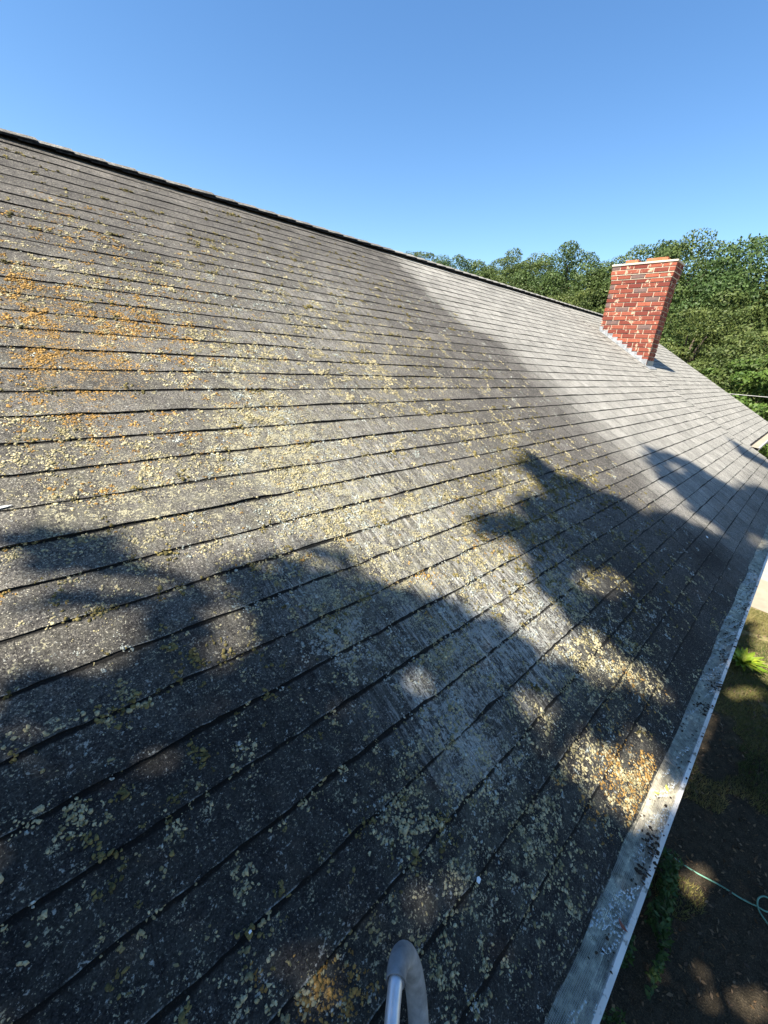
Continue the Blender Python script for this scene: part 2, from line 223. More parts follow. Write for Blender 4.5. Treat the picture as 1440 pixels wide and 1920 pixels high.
# pale wash of crust lichen running down the slope
wblot = m.mapr(m.noise(m.pos, 13.0, 5, 0.7), 0.36, 0.54); stfine = m.noise(m.comb(m.math('MULTIPLY', u_, 150.0), m.math('MULTIPLY', v_, 22.0), m.math('MULTIPLY', mid, 3.0)), 1.0, 3, 0.6)
sm = m.math('MULTIPLY', m.math('MULTIPLY', m.mapr(stn, 0.43, 0.55), stv), m.math('MULTIPLY', wblot, m.mapr(stfine, 0.42, 0.56, 0.10, 1.0)))
c = m.mix(m.math('MULTIPLY', sm, 0.88), c, (0.58, 0.58, 0.54))
# thin grey green film between the colonies
film = m.math('MULTIPLY', m.mapr(m.noise(m.pos, 22.0, 5, 0.68), 0.42, 0.60), m.mapr(yl, 0.15, 0.9, 0.0, 0.62))
c = m.mix(film, c, m.mix(gr2, (0.10, 0.098, 0.072), (0.22, 0.215, 0.165)))
# white crust specks
wn = m.math('ADD', m.math('MULTIPLY', m.noise(m.pos, 130.0, 4, 0.65), 0.6), m.math('MULTIPLY', mid, 0.4))
wthr = m.math('SUBTRACT', 0.645, m.math('MULTIPLY', wc, 0.175))
wmask = m.mapr(m.math('SUBTRACT', wn, wthr), 0.0, 0.03)
c = m.mix(m.math('MULTIPLY', wmask, 0.8), c, m.mix(gr2, (0.23, 0.24, 0.22), (0.40, 0.40, 0.36)))
# cream lichen specks (fine) and patches
yn = m.math('ADD', m.math('MULTIPLY', m.noise(m.pos, 150.0, 3, 0.65), 0.58), m.math('MULTIPLY', m.noise(m.pos, 24.0, 4, 0.6), 0.42))
ythr = m.math('SUBTRACT', 0.640, m.math('MULTIPLY', yl, 0.16))
ymask = m.mapr(m.math('SUBTRACT', yn, ythr), 0.0, 0.025)
ycol = m.mix(gr2, (0.215, 0.20, 0.125), (0.42, 0.395, 0.275))
c = m.mix(m.math('MULTIPLY', ymask, 0.85), c, ycol)
on = m.math('ADD', m.math('MULTIPLY', m.noise(m.pos, 150.0, 3, 0.6), 0.65), m.math('MULTIPLY', m.noise(m.pos, 26.0, 3), 0.35))
omask = m.mapr(m.math('SUBTRACT', on, m.math('SUBTRACT', 0.66, m.math('MULTIPLY', og, 0.14))), 0.0, 0.025)
c = m.mix(m.math('MULTIPLY', omask, 0.85), c, m.mix(gr2, (0.20, 0.13, 0.05), (0.34, 0.235, 0.095)))
c = m.mix(m.math('MULTIPLY', butt_shade, 0.93), c, (0.0025, 0.0025, 0.0025))  # painted contact shade goes over the lichen
m.col(c)
h = m.math('ADD', m.math('MULTIPLY', gr1, 0.9), m.math('MULTIPLY', m.noise(m.pos, 190.0, 2), 0.9))
h = m.math('ADD', h, m.math('MULTIPLY', m.math('ADD', wmask, m.math('ADD', ymask, omask)), 0.9))
m.bump(h, 0.75, 0.0022); MAT_SHINGLE = m.m
m = M('shingle_edge', 0.9, 0.2)
m.col(m.mix(m.mapr(m.noise(m.pos, 60, 3), 0.45, 0.7), (0.014, 0.014, 0.015), (0.05, 0.048, 0.045))); MAT_EDGE = m.m
m = M('felt', 0.95, 0.1); m.col(m.mix(m.noise(m.pos, 30), (0.015, 0.015, 0.016), (0.03, 0.028, 0.027))); MAT_FELT = m.m
def attr_mat(name, rough, var=0.25, sc_=200, sss=0):
    m = M(name, rough, 0.15); a = m.attr('tint')[3]
    f = m.mapr(m.noise(m.pos, sc_, 3, 0.6), 0.3, 0.7, 1 - var, 1 + var); m.col(m.mix(1.0, a, m.comb(f, f, f), 'MULTIPLY'))
    m.bump(m.noise(m.pos, sc_ * 2, 3), 0.6, 0.002); return m.m
MAT_MOSS = attr_mat('moss', 0.95, 0.35, 260)
def plain(name, a, b, scale=20, rough=0.7, spec=0.3, bump=0.2, bd=0.002, metal=0):
    m = M(name, rough, spec); n = m.noise(m.pos, scale, 5, 0.6); m.col(m.mix(m.mapr(n, 0.32, 0.68), a, b))
    m.b.inputs['Metallic'].default_value = metal
    if bump: m.bump(m.noise(m.pos, scale * 6, 3), bump, bd)
    return m.m
MAT_MORTAR = plain('mortar', (0.32, 0.265, 0.20), (0.46, 0.39, 0.31), 40, 0.95, 0.1, 0.6)
MAT_CROWN = plain('mortar_crown', (0.40, 0.365, 0.30), (0.56, 0.51, 0.42), 30, 0.95, 0.1, 0.4)
MAT_FLUE = plain('clay', (0.32, 0.10, 0.05), (0.42, 0.155, 0.08), 18, 0.85, 0.2, 0.3)
MAT_LEAD = plain('lead', (0.16, 0.17, 0.18), (0.36, 0.38, 0.40), 25, 0.55, 0.4, 0.3, 0.003, 0.4)
MAT_WHITE = plain('white_paint', (0.55, 0.56, 0.56), (0.78, 0.79, 0.78), 12, 0.5, 0.4, 0.1)
MAT_SIDING = plain('siding_paint', (0.50, 0.49, 0.45), (0.60, 0.59, 0.55), 4, 0.6, 0.3, 0.1)
MAT_ALU = plain('aluminium', (0.55, 0.57, 0.60), (0.70, 0.72, 0.75), 30, 0.42, 0.5, 0.15, 0.001, 0.55)
MAT_RUBBER = plain('grey_rubber', (0.15, 0.152, 0.15), (0.30, 0.30, 0.295), 35, 0.75, 0.25, 0.15, 0.001)
MAT_HOSE = plain('green_hose', (0.08, 0.20, 0.15), (0.14, 0.30, 0.22), 8, 0.45, 0.4, 0)
MAT_BARK = plain('bark', (0.07, 0.055, 0.045), (0.14, 0.115, 0.09), 9, 0.95, 0.1, 0.8, 0.03)
MAT_CONC = plain('concrete', (0.26, 0.245, 0.215), (0.33, 0.31, 0.275), 3, 0.9, 0.2, 0.3, 0.004)
MAT_PATH = plain('tan_paving', (0.24, 0.205, 0.16), (0.30, 0.26, 0.20), 4, 0.9, 0.2, 0.3, 0.004)
MAT_CAR = plain('white_car_paint', (0.72, 0.72, 0.71), (0.76, 0.76, 0.75), 2, 0.25, 0.5, 0)
MAT_GLASS = plain('dark_glass', (0.01, 0.012, 0.014), (0.014, 0.016, 0.018), 2, 0.08, 0.6, 0)
MAT_TYRE = plain('black_rubber', (0.015, 0.015, 0.016), (0.03, 0.03, 0.03), 20, 0.85, 0.2, 0)
MAT_CABLE = plain('cable', (0.30, 0.30, 0.30), (0.42, 0.42, 0.42), 10, 0.5, 0.3, 0)
MAT_DEBRIS = plain('dark_litter', (0.022, 0.017, 0.013), (0.075, 0.055, 0.038), 80, 0.95, 0.1, 0.5, 0.003)
MAT_CHIP = plain('white_chip', (0.62, 0.66, 0.68), (0.80, 0.83, 0.85), 50, 0.8, 0.2, 0.2)
MAT_REDLEAF = plain('red_leaf', (0.16, 0.05, 0.035), (0.30, 0.12, 0.08), 60, 0.7, 0.3, 0.3)
MAT_YLEAF = plain('yellow_leaf', (0.35, 0.38, 0.05), (0.50, 0.52, 0.12), 60, 0.7, 0.3, 0.3)
# bricks
m = M('brick', 0.9, 0.2)
oi = m.N.new('ShaderNodeObjectInfo').outputs['Random']
bn = m.noise(m.pos, 30, 4, 0.6)
bc = m.mix(oi, (0.12, 0.028, 0.022), (0.27, 0.082, 0.05)); bc = m.mix(m.mapr(bn, 0.55, 0.75), bc, (0.12, 0.032, 0.025))
sp = m.mapr(m.noise(m.pos, 9.0, 5, 0.7), 0.585, 0.62); bc = m.mix(m.math('MULTIPLY', sp, 0.85), bc, (0.44, 0.32, 0.23)); m.col(bc)
m.bump(m.noise(m.pos, 120, 4), 0.5, 0.004); MAT_BRICK = m.m
MAT_BRICKD = plain('brick_burnt', (0.09, 0.07, 0.07), (0.17, 0.10, 0.085), 25, 0.9, 0.2, 0.5, 0.004)
# leaves
def leaf_mat(name, a, b, trans=0.25, scale=1.5):
    m = M(name, 0.55, 0.25); t = m.attr('tint'); n = m.mapr(m.noise(m.pos, scale, 2), 0.35, 0.65)
    oi_ = m.N.new('ShaderNodeObjectInfo').outputs['Random']
    c = m.mix(t[0], a, b); c = m.mix(1.0, c, m.mix(oi_, (0.78, 0.92, 0.9), (1.22, 1.08, 1.0)), 'MULTIPLY'); c = m.mix(1.0, c, m.comb(m.mapr(n, 0, 1, 0.75, 1.25), m.mapr(n, 0, 1, 0.8, 1.2), m.mapr(n, 0, 1, 0.8, 1.1)), 'MULTIPLY'); m.col(c)
    tr = m.N.new('ShaderNodeBsdfTranslucent'); m.L(c, tr.inputs[0]); mx = m.N.new('ShaderNodeMixShader'); mx.inputs[0].default_value = trans
    m.t.links.new(m.b.outputs[0], mx.inputs[1]); m.t.links.new(tr.outputs[0], mx.inputs[2]); m.t.links.new(mx.outputs[0], m.out.inputs[0]); return m.m
MAT_LEAF = leaf_mat('oak_leaves', (0.040, 0.070, 0.020), (0.098, 0.135, 0.042))
MAT_LEAF2 = leaf_mat('bright_leaves', (0.05, 0.095, 0.018), (0.12, 0.175, 0.04))
MAT_LEAFD = leaf_mat('crown_leaves', (0.03, 0.06, 0.018), (0.06, 0.10, 0.03), 0.08)
MAT_HOSTA = leaf_mat('hosta_leaves', (0.16, 0.24, 0.018), (0.26, 0.33, 0.04), 0.3, 6)
MAT_GCOVER = leaf_mat('ground_cover_leaves', (0.02, 0.05, 0.015), (0.05, 0.09, 0.025), 0.2, 6)
MAT_GRASS = leaf_mat('grass_blades', (0.05, 0.085, 0.022), (0.24, 0.20, 0.09), 0.2, 0.9)
m = M('soil_and_lawn', 0.98, 0.1)
n1 = m.noise(m.pos, 1.1, 4); n2 = m.noise(m.pos, 14, 5, 0.65); n3 = m.noise(m.pos, 90, 3)
gx = m.sep(m.pos)[0]
brown = m.mix(m.mapr(n2, 0.35, 0.65), (0.024, 0.020, 0.014), (0.052, 0.042, 0.029))
lawn = m.mix(m.mapr(n2, 0.35, 0.65), (0.115, 0.125, 0.04), (0.27, 0.215, 0.115))
c = m.mix(m.mapr(m.math('ADD', m.math('MULTIPLY', gx, 0.31), m.math('MULTIPLY', n1, 1.5)), 2.6, 3.2), brown, lawn)
c = m.mix(m.mapr(n3, 0.5, 0.7), c, m.mix(0.3, c, (0.2, 0.16, 0.10))); m.col(c)
m.bump(m.math('ADD', n2, n3), 0.8, 0.02); MAT_GROUND = m.m

# ------------------------------------------------------------------ setting: ground, driveway, path
def grid_mesh(name, x0, x1, y0, y1, nx, ny, zf):
    xs = np.linspace(x0, x1, nx); ys = np.linspace(y0, y1, ny); X, Y = np.meshgrid(xs, ys); Z = zf(X, Y)
    vv = np.stack([X, Y, Z], -1).reshape(-1, 3); i = np.arange((nx - 1) * (ny - 1)); a = (i // (nx - 1)) * nx + i % (nx - 1)
    return mesh_np(name, vv, np.stack([a, a + 1, a + nx + 1, a + nx], -1), True)
g = link('ground', grid_mesh('ground', -250, 250, -250, 250, 80, 80, lambda X, Y: 0 * X), MAT_GROUND); g['kind'] = 'structure'
mb = MB(); mb.box(11.6, 60, -9, 3.2, -0.05, 0.012); tag(mb.build('driveway', MAT_CONC), kind='structure')
mb = MB(); mb.add([(9.7, -6, 0.008), (11.596, -6, 0.008), (11.596, 2.2, 0.008), (10.2, 2.2, 0.008), (9.9, -0.5, 0.008)], [(0, 1, 2, 3, 4)])
tag(mb.build('path', MAT_PATH), kind='structure')

# ------------------------------------------------------------------ house
house = thing('house', 'long house with mossy grey shingle roof, brick chimney and white gutter', 'house', (5.6, 4.06, 0))
roof = bpy.data.objects.new('roof', None)
RT = RIDGE
# roof deck (part) : underlay under the shingles, both slopes
mb = MB()
RY, RZ = RT * CP, H + RT * SP
mb.add([RP(LEFT, 0, -0.004), RP(SEAM + .25, 0, -0.004), RP(SEAM + .25, RT, -0.004), RP(LEFT, RT, -0.004), RP(LEFT, 0, -0.03), RP(SEAM + .25, 0, -0.03), RP(SEAM + .25, RT, -0.03), RP(LEFT, RT, -0.03)],
       [(0, 1, 2, 3), (7, 6, 5, 4), (0, 4, 5, 1), (1, 5, 6, 2), (3, 7, 4, 0)])
mb.add([RP(SEAM + .25, V2, -0.004), RP(RAKE - .02, V2, -0.004), RP(RAKE - .02, RT, -0.004), RP(SEAM + .25, RT, -0.004), RP(SEAM + .25, V2, -0.03), RP(RAKE - .02, V2, -0.03), RP(RAKE - .02, RT, -0.03), RP(SEAM + .25, RT, -0.03)],
       [(0, 1, 2, 3), (7, 6, 5, 4), (0, 4, 5, 1), (1, 5, 6, 2)])
roof = mb.build('roof', MAT_FELT, house)
mb = MB(); by = 2 * RY
mb.add([(LEFT, RY, RZ), (RAKE - .02, RY, RZ), (RAKE - .02, by, H), (LEFT, by, H), (LEFT, RY, RZ - .03), (RAKE - .02, RY, RZ - .03), (RAKE - .02, by, H - .03), (LEFT, by, H - .03)],
       [(0, 1, 2, 3), (4, 7, 6, 5), (0, 4, 5, 1), (2, 6, 7, 3), (1, 5, 6, 2), (0, 3, 7, 4)])
bs = mb.build('back_slope', MAT_SHINGLE, house)
# walls and trim
mb = MB(); mb.box(LEFT + .3, SEAM + .1, 0.32, by - .32, 0, H + .32 * math.tan(P) - .06); mb.box(SEAM + .1, RAKE - .3, 0.88, by - .321, 0, H + .321 * math.tan(P) - .06)
for x in (LEFT + .3, RAKE - .3):
    mb.add([(x - .01, .34, H), (x - .01, by - .34, H), (x - .01, RY, RZ - .12), (x + .01, .34, H), (x + .01, by - .34, H), (x + .01, RY, RZ - .12)], [(0, 2, 1), (3, 4, 5), (0, 1, 4, 3), (1, 2, 5, 4), (2, 0, 3, 5)])
mb.build('wall', MAT_SIDING, house)
mb = MB(); mb.box(LEFT, SEAM + .25, 0.004, 0.022, H - .2, H - .034); mb.box(LEFT, SEAM + .25, 0.022, 0.32, H - .2, H - .18)
mb.box(SEAM + .27, RAKE - .02, V2 * CP + .004, V2 * CP + .022, H + V2 * SP - .2, H + V2 * SP - .034); mb.build('fascia', MAT_WHITE, house)
mb = MB()
for (x, va, vb) in ((RAKE - .018, V2, RT), (SEAM + .252, 0, V2)):
    mb.add([RP(x, va, -.006), RP(x + .02, va, -.006), RP(x + .02, vb, -.006), RP(x, vb, -.006), RP(x, va, -.16), RP(x + .02, va, -.16), RP(x + .02, vb, -.16), RP(x, vb, -.16)],
           [(0, 1, 2, 3), (4, 7, 6, 5), (0, 4, 5, 1), (1, 5, 6, 2), (2, 6, 7, 3), (3, 7, 4, 0)])
mb.build('rake_board', MAT_WHITE, house)

# ---- shingles
def lift(u, v0, seed):
    n = vnoise(u * 1.0 + seed * 3.7, np.full_like(u, v0 * 11.0 + seed), 3.2)
    m_ = vnoise(u + seed * 1.3, np.full_like(u, v0 * 7.0), 14.0)
    return (0.0050 + 0.0085 * np.clip(n - 0.42, 0, 1) + 0.0022 * m_) * np.where(np.asarray(v0) > 19, 0.72, 1.0)
def strip_arrays(u0, u1, k, nrow=4, step=0.028, far=False, shift=0.0, top=None):
    """one three-tab strip: separate raised tab grids. returns verts, faces(top), faces(edge), tab cleanness"""
    V_, FT, FE, CT = [], [], [], []
    base = 0; vb = k * EXP + shift
    cuts = []
    ph = PH[k % 2] + 0.02 * math.sin(k * 2.3)
    a = u0
    # tab boundaries lie at ph + n*TAB
    n0 = math.floor((u0 - ph) / TAB + 1e-6)
    edges = [u0]
    n = n0 + 1
    while ph + n * TAB < u1 - 0.01:
        if ph + n * TAB > u0 + 0.01: edges.append(ph + n * TAB)
        n += 1
    edges.append(u1)
    for i in range(len(edges) - 1):
        g = 0.0003 if (edges[i] < 1.6) else (0.0008 if edges[i] < 2.9 else 0.0034)
        ea, eb = edges[i] + g, edges[i + 1] - g
        nu = max(2, int(math.ceil((eb - ea) / step)) + 1)
        us = np.linspace(ea, eb, nu)
        vt = vb + EXP + 0.05
        if top is not None: vt = min(vt, top)
        rows = np.linspace(0, 1, nrow)
        wob = (vnoise(us, np.full_like(us, k * 5.1), 9.0) - .5) * 0.009 + (vnoise(us, np.full_like(us, k * 3.1), 40.0) - .5) * 0.0050
        lf = lift(us, k * 1.0, 1.0)
        for r in rows:
            v = vb + wob * (1 - r) + (vt - vb) * r
            t = (v - vb) / (EXP + .05)
            o = lf * (1 - t) + 0.0012
            V_.append(RPa(us, v, o))
        # underside front edge
        V_.append(RPa(us, vb + wob + 0.001, np.maximum(lf - 0.0042, 0.0) * 0.65 + 0.0004))
        idx = lambda r, c: base + r * nu + c
        c_ = np.arange(nu - 1)
        for r in range(nrow - 1):
            FT.append(np.stack([idx(r, c_), idx(r, c_ + 1), idx(r + 1, c_ + 1), idx(r + 1, c_)], -1))
        e = nrow
        FE.append(np.stack([idx(e, c_), idx(e, c_ + 1), idx(0, c_ + 1), idx(0, c_)], -1))
        cc = cleanness(np.array([(ea + eb) / 2]), np.array([vb + EXP / 2]))[0]
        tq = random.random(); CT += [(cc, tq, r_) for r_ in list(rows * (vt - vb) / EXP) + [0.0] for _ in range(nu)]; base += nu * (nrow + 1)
    return np.concatenate(V_), np.concatenate(FT), np.concatenate(FE), np.array(CT)
PH = (0.0, 0.1524 + 0.05)
def shingle_mesh(name, parts):
    vs, ft, fe, ct, b = [], [], [], [], 0
    for V_, FT, FE, CT in parts:
        vs.append(V_); ft.append(FT + b); fe.append(FE + b); ct.append(CT); b += len(V_)
    vs = np.concatenate(vs); ft = np.concatenate(ft); fe = np.concatenate(fe); ct = np.concatenate(ct)
    me = mesh_np(name, vs, np.concatenate([ft, fe]))
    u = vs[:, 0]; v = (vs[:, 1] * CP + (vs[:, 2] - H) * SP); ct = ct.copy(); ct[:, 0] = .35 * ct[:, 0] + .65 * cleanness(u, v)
    Y, O, W_, S_, D = (field(q, u, v) for q in 'YOWSD')
    fade = np.clip((3.3 - u) / 1.4, 0, 1) * np.clip((4.4 - v) / 1.5, 0, 1)
    Y = np.maximum(Y, 0.34 * fade); W_ = np.maximum(W_, 0.30 * fade)
    Y = Y + 0.10 * np.clip((3.5 - u) / 1.5, 0, 1) * np.clip((1.1 - v) / .5, 0, 1)
    # the slots between tabs hold pale growth near the eave-side middle of the roof
    cl_ = np.clip(ct[:, 0] * 1.0, 0, 1) * (1 - 0.55 * np.clip(1 - v / 0.8, 0, 1))
    D = np.maximum(D, 0.6 * np.clip((0.55 - v) / 0.5, 0, 1) * (u > 1.2)); D = np.maximum(D, 0.93 * np.clip((1.42 - v - 0.20 * np.maximum(u - .3, 0)) / .55, 0, 1) * np.clip(3.4 - u, 0, 1)); D = D * (1 - .75 * S_)  # darkens the shaded lower courses: algae plus painted shade
    Y = Y * (1 - .42 * np.clip((D - .3) * 1.6, 0, 1))
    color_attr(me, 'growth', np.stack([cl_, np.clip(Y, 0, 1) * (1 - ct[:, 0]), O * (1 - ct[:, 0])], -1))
    color_attr(me, 'stain_shade', np.stack([S_ * 0, D * (1 - 0.5 * ct[:, 0]), ct[:, 1]], -1))
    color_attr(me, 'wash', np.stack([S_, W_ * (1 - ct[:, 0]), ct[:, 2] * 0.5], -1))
    me.materials.append(MAT_SHINGLE); me.materials.append(MAT_EDGE)
    mi = np.zeros(len(me.polygons), dtype=np.int32); mi[len(ft):] = 1; me.polygons.foreach_set('material_index', mi)
    return me
camp = np.array([0, -0.0042, 4.1146])
def cam_px(p):
    d = np.asarray(p) - camp; z = d @ np.array(axis); return (384 + 398.98 * (d @ np.array(right)) / z, 512 + 398.98 * (d @ np.array(down)) / z, z)
def in_view(p, m=40):
    x, y, z = cam_px(p); return z > 0.02 and -m < x < 768 + m and -m < y < 1024 + m
strips = []
NC = int(RIDGE / EXP)
for k in range(-1, NC + 1):
    u = LEFT + (k % 3) * 0.31 - 0.4 + PH[k % 2]
    u = PH[k % 2] + 0.02 * math.sin(k * 2.3) + TAB * (round((LEFT - PH[k % 2]) / TAB) - (k % 3))
    end = SEAM + 0.03 * math.sin(k * 1.7) if k * EXP >= V2 - .01 else SEAM + .25
    while u < end:
        a, b = max(u, LEFT), min(u + 3 * TAB, end)
        if b - a > 0.03: strips.append((a, b, k, 0.0))
        u += 3 * TAB
for k in range(5, NC + 1):
    u = SEAM + 0.03 * math.sin(k * 1.7) + 0.001; first = 0.9144 * random.choice((.34, .67, 1))
    while u < RAKE:
        b = min(u + first, RAKE); first = 0.9144
        if b - u > 0.03: strips.append((u, b, k, 0.045))
        u = b
info = []
for s in strips:
    a, b, k, sh = s; c = np.array(RP((a + b) / 2, k * EXP + .06 + sh)); vis = any(in_view(np.array(RP(q, k * EXP + .06 + sh)), 10) for q in np.linspace(a, b, 5))
    d = np.linalg.norm(c - camp); info.append(((0 if vis else 1), d, s))
info.sort(key=lambda q: (q[0], q[1]))
def mk(s, far):
    a, b, k, sh = s
    kk = k
    vb = k * EXP + sh
    if k == -1:   # starter course under the first one
        V_, FT, FE, CT = strip_arrays(a, b, 0, 3, 0.06, True, -0.012)
        V_ = V_ + np.array([0, 0.0, -0.006]); return V_, FT, FE, CT
    return strip_arrays(a, b, k, 4 if not far else 3, 0.022 if not far else 0.08, far, sh, RIDGE - 0.005)
for i, (vis, d, s) in enumerate(info[:300]):
    if s[2] * EXP + s[3] > RIDGE - 0.03: continue
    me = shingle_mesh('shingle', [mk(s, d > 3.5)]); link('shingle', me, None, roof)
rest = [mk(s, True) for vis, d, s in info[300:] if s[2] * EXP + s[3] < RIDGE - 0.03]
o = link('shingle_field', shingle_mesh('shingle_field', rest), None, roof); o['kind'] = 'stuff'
# back slope gets attributes so the shingle material reads as plain dark
color_attr(bs.data, 'growth', np.tile([0.5, 0.05, 0], (8, 1))); color_attr(bs.data, 'stain_shade', np.tile([0, 0.2, 0.5], (8, 1))); color_attr(bs.data, 'wash', np.zeros((8, 3)))

# ---- ridge caps: bent shingles lapped along the ridge, butt end towards +X
def cap_mesh(x0, j):
    L_ = 0.29; n = 9; vs = []
    hw = 0.105; x1 = x0 + L_
    rise0 = 0.003; rise1 = 0.015 + 0.003 * random.random()
    prof = []
    for i in range(n):
        t = (i / (n - 1)) * 2 - 1
        y = t * hw; drop = abs(y) * math.tan(P) * 0.90
        rr = 0.02; zz = -math.sqrt(drop * drop + rr * rr) + rr
        if abs(t) > .95: y *= 1.0
        prof.append((y, zz + 0.016))
    for x, r in ((x0, rise0), (x0 + .14, (rise0 + rise1) / 2), (x1, rise1)):
        for (y, z) in prof: vs.append((x + random.uniform(-.002, .002), RY + y, RZ + z + r))
    for x, r in ((x0, rise0), (x0 + .14, (rise0 + rise1) / 2), (x1, rise1)):
        for i, (y, z) in enumerate(prof): vs.append((x, RY + y * 1.0, RZ + z + r - (0.006 if i not in (0, n - 1) else 0.013)))
    ft, fe = [], []
    m3 = 3 * n
    for a in range(2):
        for i in range(n - 1):
            ft.append((a * n + i, a * n + n + i, a * n + n + i + 1, a * n + i + 1)); 
            fe.append((m3 + a * n + i, m3 + a * n + i + 1, m3 + a * n + n + i + 1, m3 + a * n + n + i))
        for i in (0, n - 1):
            q = (a * n + i, m3 + a * n + i, m3 + a * n + n + i, a * n + n + i); fe.append(q if i else q[::-1])
    for i in range(n - 1): fe.append((2 * n + i, 2 * n + i + 1, m3 + 2 * n + i + 1, m3 + 2 * n + i)[::-1])
    me = bpy.data.meshes.new('ridge_cap'); me.from_pydata(vs, [], ft + fe); me.update()
    cl_ = 1.0 if x0 > 3.5 else 0.25
    N_ = len(vs); color_attr(me, 'growth', np.tile([cl_ * .8, 0.25, 0], (N_, 1))); color_attr(me, 'stain_shade', np.tile([0, 0, random.random()], (N_, 1))); color_attr(me, 'wash', np.tile([0, .2, 0], (N_, 1)))
    me.materials.append(MAT_SHINGLE); me.materials.append(MAT_EDGE); me.polygons.foreach_set('material_index', [0] * len(ft) + [1] * len(fe)); me.update()
    return me
x = LEFT
j = 0
while x < RAKE - .05:
    link('ridge_cap', cap_mesh(min(x, RAKE - .28), j), None, roof); x += 0.19; j += 1

# ---- gutters with perforated guards
def gutter(x0, x1, y0, z0, mesh_to, outer=-0.098):
    mb = MB(); o_ = outer
    prof = [(y0 - .004, z0 - .045), (y0 - .004, z0 - .125), (y0 + o_ * .72, z0 - .125), (y0 + o_ * .9, z0 - .07), (y0 + o_ - .004, z0 - .045), (y0 + o_ - .004, z0 - .012), (y0 + o_ + .007, z0 - .008), (y0 + o_ + .011, z0 - .016), (y0 + o_ + .008, z0 - .022)]
    n = len(prof); xs = np.arange(x0, x1 + .001, (x1 - x0) / max(1, round((x1 - x0) / 0.15)))
    for x in xs:
        jz = 0.0015 * math.sin(x * 9) + random.uniform(-.0006, .0006)
        for (y, z) in prof: mb.v.append((x, y, z + jz))
    for i in range(len(xs) - 1):
        for k in range(n - 1): mb.f.append((i * n + k, i * n + k + 1, (i + 1) * n + k + 1, (i + 1) * n + k))
    g_ = mb.build('gutter', MAT_GUTTER, house)
    m_ = g_.modifiers.new('solid', 'SOLIDIFY'); m_.thickness = 0.0012
    return g_
m = M('gutter_paint', 0.55, 0.4)
n_ = m.noise(m.pos, 35, 5, 0.65); n2_ = m.noise(m.pos, 6, 3)
c = m.mix(m.mapr(n2_, 0.35, 0.65), (0.46, 0.44, 0.40), (0.64, 0.62, 0.57)); c = m.mix(m.mapr(n_, 0.55, 0.66), c, (0.16, 0.155, 0.13)); m.col(c); m.bump(n_, 0.3, 0.002); MAT_GUTTER = m.m
m = M('gutter_guard_metal', 0.6, 0.4)
n_ = m.noise(m.pos, 30, 5, 0.7); gx = m.sep(m.pos)[0]
c = m.mix(m.mapr(n_, 0.36, 0.60), (0.34, 0.315, 0.235), (0.70, 0.64, 0.49))
c = m.mix(m.math('MULTIPLY', m.mapr(gx, 3.1, 4.5), 0.6), c, (0.34, 0.31, 0.24))
g1 = m.mapr(m.noise(m.pos, 110.0, 4, 0.7), 0.35, 0.65, 0.45, 1.35); g2 = m.mapr(m.noise(m.pos, 18.0, 4, 0.7), 0.36, 0.62, 0.45, 1.15); gg_ = m.math('MULTIPLY', g1, g2)
c = m.mix(1.0, c, m.comb(gg_, gg_, m.math('MULTIPLY', gg_, 0.95)), 'MULTIPLY'); m.col(c); MAT_GUARD = m.m
gut = gutter(LEFT, SEAM + .28, 0.0, H, 5, -0.090)
gut2 = gutter(SEAM + .30, RAKE, V2 * CP, H + V2 * SP, 0)
# guard: longitudinal and cross wires (real wires near, slotted sheet further on)
GO = -0.084
def guard_y(t): return 0.014 * (1 - t) + GO * t
def guard_z(t): return H - .002 - 0.010 * t
# the guard is a flat strip punched with rows of small openings
vs, fs = [], []
def ring_strip(x0, x1, dx, ny, bar):
    """punched sheet: bars along x and bars along y"""
    b = len(vs)
    for t in np.linspace(0, 1, ny + 1):
        y = guard_y(t); z = guard_z(t); wv = bar * (1.8 if abs(t * ny % 6) < .01 else 1.0)
        for seg in np.arange(x0, x1 - .001, 0.25):
            q = len(vs); e = min(seg + .25, x1); jz = [0.0016 * math.sin(xx * 13 + t * 3) for xx in (seg, e)]
            vs.extend([(seg, y - wv / 2, z + jz[0]), (e, y - wv / 2, z + jz[1]), (e, y + wv / 2, z + jz[1]), (seg, y + wv / 2, z + jz[0])]); fs.append((q, q + 1, q + 2, q + 3))
    for x in np.arange(x0, x1, dx):
        q = len(vs); jz = 0.0016 * math.sin(x * 13) + .0004; ya, yb = guard_y(0), guard_y(1)
        vs.extend([(x - bar / 2, yb, guard_z(1) + jz), (x + bar / 2, yb, guard_z(1) + jz), (x + bar / 2, ya, guard_z(0) + jz), (x - bar / 2, ya, guard_z(0) + jz)]); fs.append((q, q + 1, q + 2, q + 3))
ring_strip(-0.2, 2.9, 0.0042, 24, 0.0013)
ring_strip(2.9, SEAM + .28, 0.006, 24, 0.0030)
gg = link('gutter_guard', mesh_np('gutter_guard', np.array(vs), np.array(fs)), MAT_GUARD, gut)
mb = MB()
for x in np.arange(-1.5, 8.4, 0.61):   # strap hangers under the guard and lapped guard ends
    mb = MB(); mb.box(x - .010, x + .010, GO - .004, 0.0, H - .021, H - .016); mb.build('hanger', MAT_LEAD, gut)
mb = MB()
mb.add([(SEAM + .3, V2 * CP + .02, H + V2 * SP - .004), (RAKE, V2 * CP + .02, H + V2 * SP - .004), (RAKE, V2 * CP - .09, H + V2 * SP - .014), (SEAM + .3, V2 * CP - .09, H + V2 * SP - .014)], [(3, 2, 1, 0)])
mb.build('gutter_guard', MAT_PATH, gut2)

